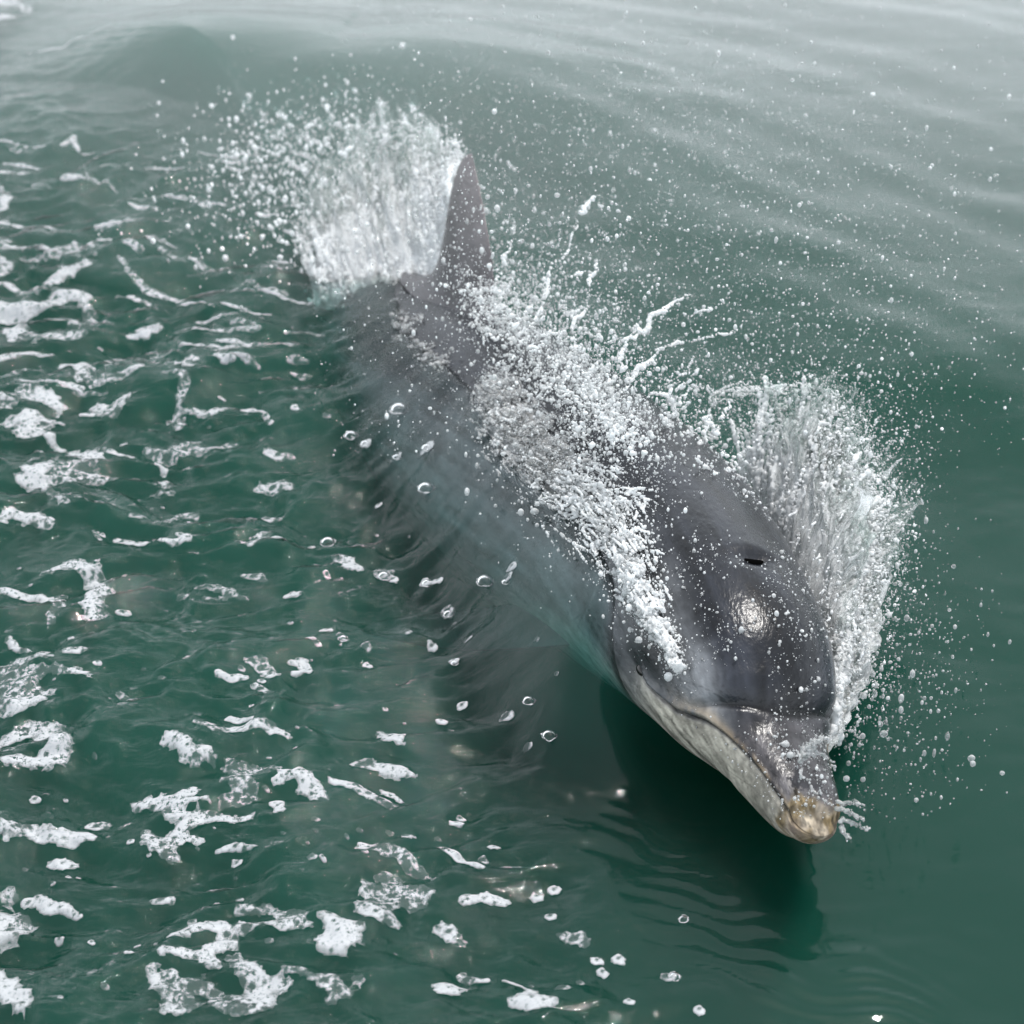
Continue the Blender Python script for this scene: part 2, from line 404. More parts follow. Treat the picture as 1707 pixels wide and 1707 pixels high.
def skin_colour(s, th, P):
    a = sdeg(th); x, y, z = P[:, 0], P[:, 1], P[:, 2]
    w_ = th*pchip(PROFILE[:, 0], PROFILE[:, 3], s); n1 = fbm(s*12, w_*14, 101, 4); n2 = fbm(s*60, w_*75, 102, 3); n3 = fbm(s*170, w_*200, 103, 2)
    back = np.array([.0112, .0126, .0165]); flank = np.array([.118, .124, .132]); belly = np.array([.27, .265, .25])
    aa = a+7*n1
    lim1 = np.interp(s, [0, .2, .35, .6, 1.0, 2], [70, 66, 52, 44, 50, 60])
    k1 = sstep(lim1-20, lim1+22, aa)[:, None]; k2 = sstep(np.interp(s, [0, .5, .7, 1], [108, 98, 106, 114]), np.interp(s, [0, .5, .7, 1], [135, 122, 130, 138]), aa+2*n2)[:, None]
    c = back*(1-k1)+flank*k1; c = c*(1-k2)+belly*k2
    # dark mask from the melon over the eye, paler cheek of the melon
    melon = np.exp(-((s-.225)/.05)**2-((a-52)/20)**2)[:, None]; c = c*(1+1.3*melon)
    mid = np.exp(-((a)/13)**2)*sstep(.15, .18, s)*sstep(.34, .28, s); c = c*(1-.55*mid[:, None])
    eyep = np.exp(-((s-.315)/.055)**2-((a-84)/15)**2)[:, None]; c = c*(1-eyep*.85)+np.array([.006, .006, .007])*eyep*.85
    # snout: dark upper jaw, pale lower jaw, tan worn tip and lip
    mth = mouth_theta(np.clip(s, 0, .32)); jaw = sstep(.36, .24, s)
    lowj = jaw*sstep(-1, 5, a-mth)
    pale = np.array([.36, .335, .285])*(1+.22*n2+.15*n3)[:, None]
    pale = pale*(1-.5*sstep(.1, .6, n1+.5*n2)*sstep(.20, .08, s)*.8)[:, None]
    c = c*(1-lowj[:, None])+pale*lowj[:, None]
    upj = sstep(.19, .13, s)*(1-sstep(-1, 3, a-mth)); c = c*(1-upj[:, None])+np.array([.040, .038, .041])*(1+.45*n2)[:, None]*upj[:, None]
    lip = jaw*np.exp(-((a-mth+4+2*n2)/6)**2)*sstep(.30, .20, s)[:]*sstep(-.3, .4, n2+.3); tan = np.array([.27, .19, .085])
    c = c*(1-.3*lip[:, None])+tan*.3*lip[:, None]
    tip = sstep(.052, .026, s+.012*n2); tn = sstep(-.3, .7, n2+n1)[:, None]
    tipc = (np.array([.15, .11, .055])*(1-tn)+np.array([.22, .185, .14])*tn)*(1+.5*n3+.35*n2)[:, None]
    c = c*(1-tip[:, None])+tipc*tip[:, None]
    pk = np.exp(-((s-.012)/.012)**2-((a-100)/40)**2)[:, None]*.22; c = c*(1-pk)+np.array([.62, .50, .47])*pk
    groove = jaw*np.exp(-((a-mth)/1.6)**2)*sstep(.335, .30, s)*sstep(.0, .02, s+.01); c = c*(1-.9*groove[:, None])
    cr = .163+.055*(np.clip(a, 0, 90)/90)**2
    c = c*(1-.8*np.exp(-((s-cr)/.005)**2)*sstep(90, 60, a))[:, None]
    # scratches and rake marks: thin lines
    g = rng2 = np.random.default_rng(5)
    for kk in range(46):
        s0 = g.uniform(.03, .9); a0 = g.uniform(30, 125); L = g.uniform(.02, .12); ang = g.uniform(-.6, .6)+(1.4 if kk % 3 == 0 else 0)
        if kk < 14: s0 = g.uniform(.1, .26); a0 = g.uniform(98, 125); L = g.uniform(.006, .02)
        R = .17*np.clip(s0/.3, .3, 1)
        du = s-s0; dv = (np.degrees(th)-a0)/57.3*R
        ca, sa = math.cos(ang), math.sin(ang); p = du*ca+dv*sa; qd = -du*sa+dv*ca+ .08*p*p/L
        w = .0009
        mk = np.exp(-(qd/w)**2)*(np.abs(p) < L/2)
        tone = .35 if (kk < 14 or kk % 2) else 1.8
        c = c*(1+(tone-1)*.7*mk[:, None])
    return np.clip(c*(1+.20*n2+.12*n3+.45*fbm(s*7, w_*70, 107, 4)*sstep(.12, .2, s))[:, None], .004, .8)

BP_ = BP.reshape(-1, 3); bs = BS.ravel(); bt = BTH.ravel()
NSt = BS.shape[0]
V = [BP_]; F = [grid_faces(NSt, NTH, True)]; C = [skin_colour(bs, bt, BP_)]
nv = len(BP_)
tris = []
for (row, flip) in ((0, False), (NSt-1, True)):
    c0 = BP[row].mean(0); V.append(c0[None]); C.append(C[0][row*NTH][None])
    for j in range(NTH):
        a, b = row*NTH+j, row*NTH+(j+1) % NTH
        tris.append((a, nv, b, b) if flip else (a, b, nv, nv))
    nv += 1

def fin(root, tipv, chord_dir, thick_dir, c0, c1, sweep, th0, nr=40, nc=36, bend=0., col=(.07, .065, .068), flare=.0):
    """a swept tapering blade: root point, tip point, chord runs along chord_dir"""
    root = np.array(root); tipv = np.array(tipv); cd_ = np.array(chord_dir)/np.linalg.norm(chord_dir); td = np.array(thick_dir)/np.linalg.norm(thick_dir)
    t = np.linspace(0, 1, nr)**.85; ph = np.linspace(0, 2*np.pi, nc, endpoint=False)
    out = []
    for u in t:
        w = (c0*(1-u)**.75+c1*u)*(np.sqrt(max(0, 1-u**6)))+.002
        w *= 1+flare*math.exp(-u/.08)
        th = th0*(1-.75*u)*(1+1.2*flare*math.exp(-u/.06))*np.sqrt(max(0.0, 1-u**8))+.0012
        cen = root+(tipv-root)*u+cd_*(-sweep*math.sin(math.pi*u)*.5+w*.5-c0*.5*(1-u))+td*bend*math.sin(u*1.6)
        xx = np.cos(ph); yy = np.sin(ph)*(.55+.45*np.cos(ph*.5)**2)*np.where(np.abs(xx) > 0, 1, 1)
        out.append(cen+cd_*(xx*w/2)[:, None]+td*(yy*th/2)[:, None])
    out = np.array(out)
    return out, col

def add_fin(grid, colf):
    global nv
    g = grid.reshape(-1, 3); V.append(g); C.append(colf(g)); f = grid_faces(grid.shape[0], grid.shape[1], True)+nv
    F.append(f); last = (grid.shape[0]-1)*grid.shape[1]; cap = nv+len(g)
    V.append(grid[-1].mean(0)[None]); C.append(C[-1][-1][None])
    for j in range(grid.shape[1]):
        a, b = nv+last+j, nv+last+(j+1) % grid.shape[1]; tris.append((a, cap, b, b))
    nv += len(g)+1

# dorsal fin
pf, tf, rf, df = frame(np.array([1.28]))
rootp = surf(1.27, 0)[0]-df[0]*.02
FIN_TIP = unp(787, 256, rootp[2]+.235)
gd, _ = fin(rootp, FIN_TIP, tf[0], rf[0], .27, .055, .05, .05, flare=.55)
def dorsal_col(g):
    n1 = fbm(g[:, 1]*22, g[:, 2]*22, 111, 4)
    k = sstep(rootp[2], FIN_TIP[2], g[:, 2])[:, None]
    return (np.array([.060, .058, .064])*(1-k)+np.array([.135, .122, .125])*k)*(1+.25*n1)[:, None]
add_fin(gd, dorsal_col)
# flippers
for sgn in (1, -1):
    a0 = surf(.56, sgn*116, -.05)[0]
    pf, tf, rf, df = frame(np.array([.60]))
    if sgn > 0: tipp = unp(600, 1052, -.20)
    else: tipp = a0+(-rf[0]*.17)+tf[0]*.22-df[0]*.12
    dirv = tipp-a0
    chord = np.array([.35, .80, .25]) if sgn > 0 else tf[0]
    nrm = np.cross(dirv, chord)
    gp, _ = fin(a0, tipp, chord, nrm, .11, .03, .05, .028, flare=.3)
    add_fin(gp, lambda g: np.tile(np.array([.055, .054, .055]), (len(g), 1))*(1+.2*fbm(g[:, 0]*30, g[:, 1]*30, 113, 3))[:, None])
# flukes, deep under water behind
pt, tt_, rt, dt = frame(np.array([2.55]))
for sgn in (1, -1):
    a0 = pt[0]-tt_[0]*.03; tipp = a0+rt[0]*sgn*.30+tt_[0]*.12
    gk, _ = fin(a0, tipp, tt_[0], dt[0], .20, .03, .04, .03)
    add_fin(gk, lambda g: np.tile(np.array([.07, .07, .075]), (len(g), 1)))

Vd = np.vstack(V); Cd = np.vstack(C)
me = bpy.data.meshes.new('body')
quads = np.vstack(F).tolist(); faces = quads+[tuple(dict.fromkeys(t)) for t in tris]
me.from_pydata(Vd.tolist(), [], faces); me.update()
me.polygons.foreach_set('use_smooth', np.ones(len(me.polygons), bool))
cattr(me, 'skin', Cd)
rg = np.full(len(Vd), .25); rg[:len(bs)] += .34*sstep(.085, .03, bs)+.14*sstep(.2, .1, bs)*sstep(60, 90, sdeg(bt)); fattr(me, 'rough', rg)
bm = bmesh.new(); bm.from_mesh(me); bmesh.ops.recalc_face_normals(bm, faces=bm.faces); bm.to_mesh(me); bm.free()

m, n, l, out = mat_new('wet_skin')
pb = n.new('ShaderNodeBsdfPrincipled'); l.new(pb.outputs[0], out.inputs['Surface'])
at = n.new('ShaderNodeAttribute'); at.attribute_name = 'skin'
tc = n.new('ShaderNodeTexCoord'); nz = n.new('ShaderNodeTexNoise'); nz.inputs['Scale'].default_value = 45; nz.inputs['Detail'].default_value = 6
mr = n.new('ShaderNodeMapRange'); mr.inputs['To Min'].default_value = .78; mr.inputs['To Max'].default_value = 1.22
mm = n.new('ShaderNodeMix'); mm.data_type = 'RGBA'; mm.blend_type = 'MULTIPLY'; mm.inputs[0].default_value = 1
l.new(tc.outputs['Object'], nz.inputs['Vector']); l.new(nz.outputs['Fac'], mr.inputs['Value']); l.new(at.outputs['Color'], mm.inputs[6]); l.new(mr.outputs[0], mm.inputs[7])
l.new(mm.outputs[2], pb.inputs['Base Color'])
ar = n.new('ShaderNodeAttribute'); ar.attribute_name = 'rough'; l.new(ar.outputs['Fac'], pb.inputs['Roughness']); pb.inputs['Coat Weight'].default_value = .0; pb.inputs['Coat Roughness'].default_value = .12
pb.inputs['Specular IOR Level'].default_value = .30
n2_ = n.new('ShaderNodeTexNoise'); n2_.inputs['Scale'].default_value = 160; n2_.inputs['Detail'].default_value = 4
mpp = n.new('ShaderNodeMapping'); mpp.inputs['Scale'].default_value = (1, .45, 1); l.new(tc.outputs['Object'], mpp.inputs[0]); l.new(mpp.outputs[0], n2_.inputs['Vector'])
bp = n.new('ShaderNodeBump'); bp.inputs['Strength'].default_value = .6; bp.inputs['Distance'].default_value = .0022
l.new(n2_.outputs['Fac'], bp.inputs['Height']); l.new(bp.outputs[0], pb.inputs['Normal']); l.new(bp.outputs[0], pb.inputs['Coat Normal'])
me.materials.append(m); MSKIN = m
dol = bpy.data.objects.new('dolphin', None); COL.objects.link(dol)
dol.location = (0, 0, 0)
tag(dol, 'grey bottlenose dolphin surging out of the green water, head lowered', 'dolphin')
body = add_obj('body', me, dol)

def simple(name, base, rough, **kw):
    m, n, l, out = mat_new(name); pb = n.new('ShaderNodeBsdfPrincipled'); l.new(pb.outputs[0], out.inputs['Surface'])
    nz = n.new('ShaderNodeTexNoise'); nz.inputs['Scale'].default_value = 300
    cr = n.new('ShaderNodeMapRange'); cr.inputs['To Min'].default_value = .8; cr.inputs['To Max'].default_value = 1.2
    mm = n.new('ShaderNodeMix'); mm.data_type = 'RGBA'; mm.blend_type = 'MULTIPLY'; mm.inputs[0].default_value = 1; mm.inputs[6].default_value = (*base, 1)
    l.new(nz.outputs['Fac'], cr.inputs['Value']); l.new(cr.outputs[0], mm.inputs[7]); l.new(mm.outputs[2], pb.inputs['Base Color'])
    pb.inputs['Roughness'].default_value = rough
    for k_, v_ in kw.items(): pb.inputs[k_].default_value = v_
    return m
MEYE = simple('dark_eye', (.008, .007, .006), .08); MHOLE = simple('blowhole_dark', (.002, .002, .002), .9, **{'Specular IOR Level': 0.0})

def ellipsoid(name, c, ax, r, mat, parent, nu=14, nv_=22, bendv=None):
    ax = np.array(ax); th = np.linspace(0, np.pi, nu); ph = np.linspace(0, 2*np.pi, nv_, endpoint=False)
    g = []
    for t in th:
        q = np.stack([np.sin(t)*np.cos(ph)*r[0], np.sin(t)*np.sin(ph)*r[1], np.full_like(ph, np.cos(t)*r[2])], -1)
        if bendv: q[:, 1] += bendv*(q[:, 0]/r[0])**2
        g.append(c+q@ax)
    g = np.array(g); me = mesh_np(name, g.reshape(-1, 3), grid_faces(nu, nv_, True), True, mat)
    return add_obj(name, me, parent)

for sgn in (1, -1):
    pe = surf(.325, sgn*94)[0]; pf, tf, rf, df = frame(np.array([.325]))
    ellipsoid('eye', pe-rf[0]*sgn*.004, [tf[0], df[0], rf[0]*sgn], (.012, .0075, .008), MEYE, dol)
pe = surf(.362, 0)[0]; pf, tf, rf, df = frame(np.array([.362]))
ellipsoid('blowhole', pe-df[0]*.0005, [rf[0], tf[0], df[0]], (.0205, .0062, .0048), MHOLE, dol, bendv=.007)
# ================================================================ foam rafts, flecks and bubbles on the water
m, n, l, out = mat_new('foam')
pb = n.new('ShaderNodeBsdfPrincipled'); pb.inputs['Base Color'].default_value = (.33, .345, .36, 1); pb.inputs['Roughness'].default_value = .55
tr = n.new('ShaderNodeBsdfTransparent'); mx = n.new('ShaderNodeMixShader')
tc = n.new('ShaderNodeTexCoord')
nzd = n.new('ShaderNodeTexNoise'); nzd.inputs['Scale'].default_value = 60
adm = n.new('ShaderNodeMix'); adm.data_type = 'RGBA'; adm.blend_type = 'LINEAR_LIGHT'; adm.inputs[0].default_value = .006
l.new(tc.outputs['Object'], adm.inputs[6]); l.new(nzd.outputs['Color'], adm.inputs[7])
def cells(scale, r, k):
    mpv = n.new('ShaderNodeMapping'); mpv.inputs['Scale'].default_value = (1, 1, .25); mpv.inputs['Location'].default_value = (k, k*.37, 0); l.new(adm.outputs[2], mpv.inputs[0])
    vo = n.new('ShaderNodeTexVoronoi'); vo.inputs['Scale'].default_value = scale; vo.inputs['Randomness'].default_value = 1; l.new(mpv.outputs[0], vo.inputs['Vector'])
    # hole radius varies from cell to cell
    sx = n.new('ShaderNodeSeparateColor'); l.new(vo.outputs['Color'], sx.inputs[0])
    rr = n.new('ShaderNodeMath'); rr.operation = 'MULTIPLY'; l.new(sx.outputs[0], rr.inputs[0]); rr.inputs[1].default_value = r
    return vo, rr
at = n.new('ShaderNodeAttribute'); at.attribute_name = 'thin'
prev = None
for scale, r, k in ((75, .62, 0), (150, .66, 3.1), (290, .62, 5.3)):
    vo, rr = cells(scale, r, k)
    r2 = n.new('ShaderNodeMath'); r2.operation = 'MULTIPLY'; l.new(rr.outputs[0], r2.inputs[0]); l.new(at.outputs['Fac'], r2.inputs[1])
    sb = n.new('ShaderNodeMath'); sb.operation = 'SUBTRACT'; l.new(vo.outputs['Distance'], sb.inputs[0]); l.new(r2.outputs[0], sb.inputs[1])
    g = n.new('ShaderNodeMapRange'); g.inputs['From Min'].default_value = -.02; g.inputs['From Max'].default_value = .10; l.new(sb.outputs[0], g.inputs['Value'])
    if prev is None: prev = g
    else:
        mn = n.new('ShaderNodeMath'); mn.operation = 'MINIMUM'; l.new(prev.outputs[0], mn.inputs[0]); l.new(g.outputs[0], mn.inputs[1]); prev = mn
ed = n.new('ShaderNodeAttribute'); ed.attribute_name = 'edge'
nze = n.new('ShaderNodeTexNoise'); nze.inputs['Scale'].default_value = 140; nze.inputs['Detail'].default_value = 3
e1 = n.new('ShaderNodeMath'); e1.operation = 'MULTIPLY_ADD'; e1.inputs[1].default_value = 2.2; e1.inputs[2].default_value = -.72; l.new(nze.outputs['Fac'], e1.inputs[0])
e2 = n.new('ShaderNodeMath'); e2.operation = 'ADD'; e2.use_clamp = True; l.new(e1.outputs[0], e2.inputs[0]); l.new(ed.outputs['Fac'], e2.inputs[1])
mu = n.new('ShaderNodeMath'); mu.operation = 'MULTIPLY'; l.new(prev.outputs[0], mu.inputs[0]); l.new(e2.outputs[0], mu.inputs[1])
m9 = n.new('ShaderNodeMapRange'); m9.inputs['To Min'].default_value = .10; m9.inputs['To Max'].default_value = 1.0; l.new(mu.outputs[0], m9.inputs['Value'])
l.new(m9.outputs[0], mx.inputs[0]); l.new(tr.outputs[0], mx.inputs[1]); l.new(pb.outputs[0], mx.inputs[2]); l.new(mx.outputs[0], out.inputs['Surface'])
bpn = n.new('ShaderNodeBump'); bpn.inputs['Strength'].default_value = .25; bpn.inputs['Distance'].default_value = .003; l.new(mu.outputs[0], bpn.inputs['Height']); l.new(bpn.outputs[0], pb.inputs['Normal'])
MFOAM = m

def foam_patch(name, strokes, seed, ragged=.5, thin=1.0, step=.0042, lift=.0020):
    """strokes: lists of (px, py, half-width px) along each arm of the raft, surveyed on the water"""
    SC = 2*DIST*CT/1707
    segs = []
    for st in strokes:
        P = unp([a for a, b, c in st], [b for a, b, c in st])[:, :2]; R = np.array([c for a, b, c in st])*SC
        if len(P) == 1: segs.append((P[0], P[0]+1e-5, R[0], R[0]))
        for k in range(len(P)-1): segs.append((P[k], P[k+1], R[k], R[k+1]))
    lo = np.min([np.minimum(a, b)-max(r, q)*1.7 for a, b, r, q in segs], 0); hi = np.max([np.maximum(a, b)+max(r, q)*1.7 for a, b, r, q in segs], 0)
    rmax = max(max(r, q) for a, b, r, q in segs)
    st_ = min(step, rmax/3.2)
    xs = np.arange(lo[0], hi[0]+st_, st_); ys = np.arange(lo[1], hi[1]+st_, st_)
    X, Y = np.meshgrid(xs, ys, indexing='ij')
    f = np.full(X.shape, -9.)
    for a, b, r, q in segs:
        ab = b-a; t = np.clip(((X-a[0])*ab[0]+(Y-a[1])*ab[1])/(ab@ab), 0, 1)
        f = np.maximum(f, r+(q-r)*t-np.hypot(X-a[0]-ab[0]*t, Y-a[1]-ab[1]*t))
    sc = .9/max(rmax, .012)
    f = f+rmax*ragged*(.55*fbm(X*sc, Y*sc*1.2, seed, 2)+.38*fbm(X*sc*3, Y*sc*4.2, seed+7, 3))
    f = f+rmax*.13
    gx, gy = np.gradient(f, st_); g2 = gx*gx+gy*gy+1e-9
    ins = f > 0
    if ins.sum() < 4: return None
    cell = ins[:-1, :-1] | ins[1:, :-1] | ins[:-1, 1:] | ins[1:, 1:]
    need = np.zeros_like(ins); need[:-1, :-1] |= cell; need[1:, :-1] |= cell; need[:-1, 1:] |= cell; need[1:, 1:] |= cell
    sh = np.where(ins, 0, 1)*f/g2; mv = np.hypot(sh*gx, sh*gy); cap = np.minimum(1, st_/np.maximum(mv, 1e-9))
    X = X-sh*gx*cap; Y = Y-sh*gy*cap; f = np.where(ins, f, 0)
    idx = -np.ones(ins.shape, int); idx[need] = np.arange(need.sum())
    i, j = np.where(cell)
    Fq = np.stack([idx[i, j], idx[i+1, j], idx[i+1, j+1], idx[i, j+1]], -1)
    xs_, ys_, fs = X[need], Y[need], f[need]
    h = lift*np.sqrt(np.clip(fs/(rmax*.6), 0, 1))*(.75+.35*fbm(xs_*90, ys_*90, seed+3, 2))
    zz = wz(xs_, ys_)+.0012+np.maximum(h, 0)
    c = np.array([xs_.mean(), ys_.mean(), zz.mean()])
    V = np.stack([xs_, ys_, zz], -1)-c
    me = mesh_np(name, V, Fq, True, MFOAM)
    fattr(me, 'edge', np.clip(fs/(rmax*.50), 0, 1)*1.15)
    lowf = sstep(-.5, .6, fbm(xs_*14, ys_*14, seed+11, 2))
    fattr(me, 'thin', (.50+.70*lowf)*thin*np.ones(len(xs_)))
    o = add_obj(name, me); o.location = c
    return o

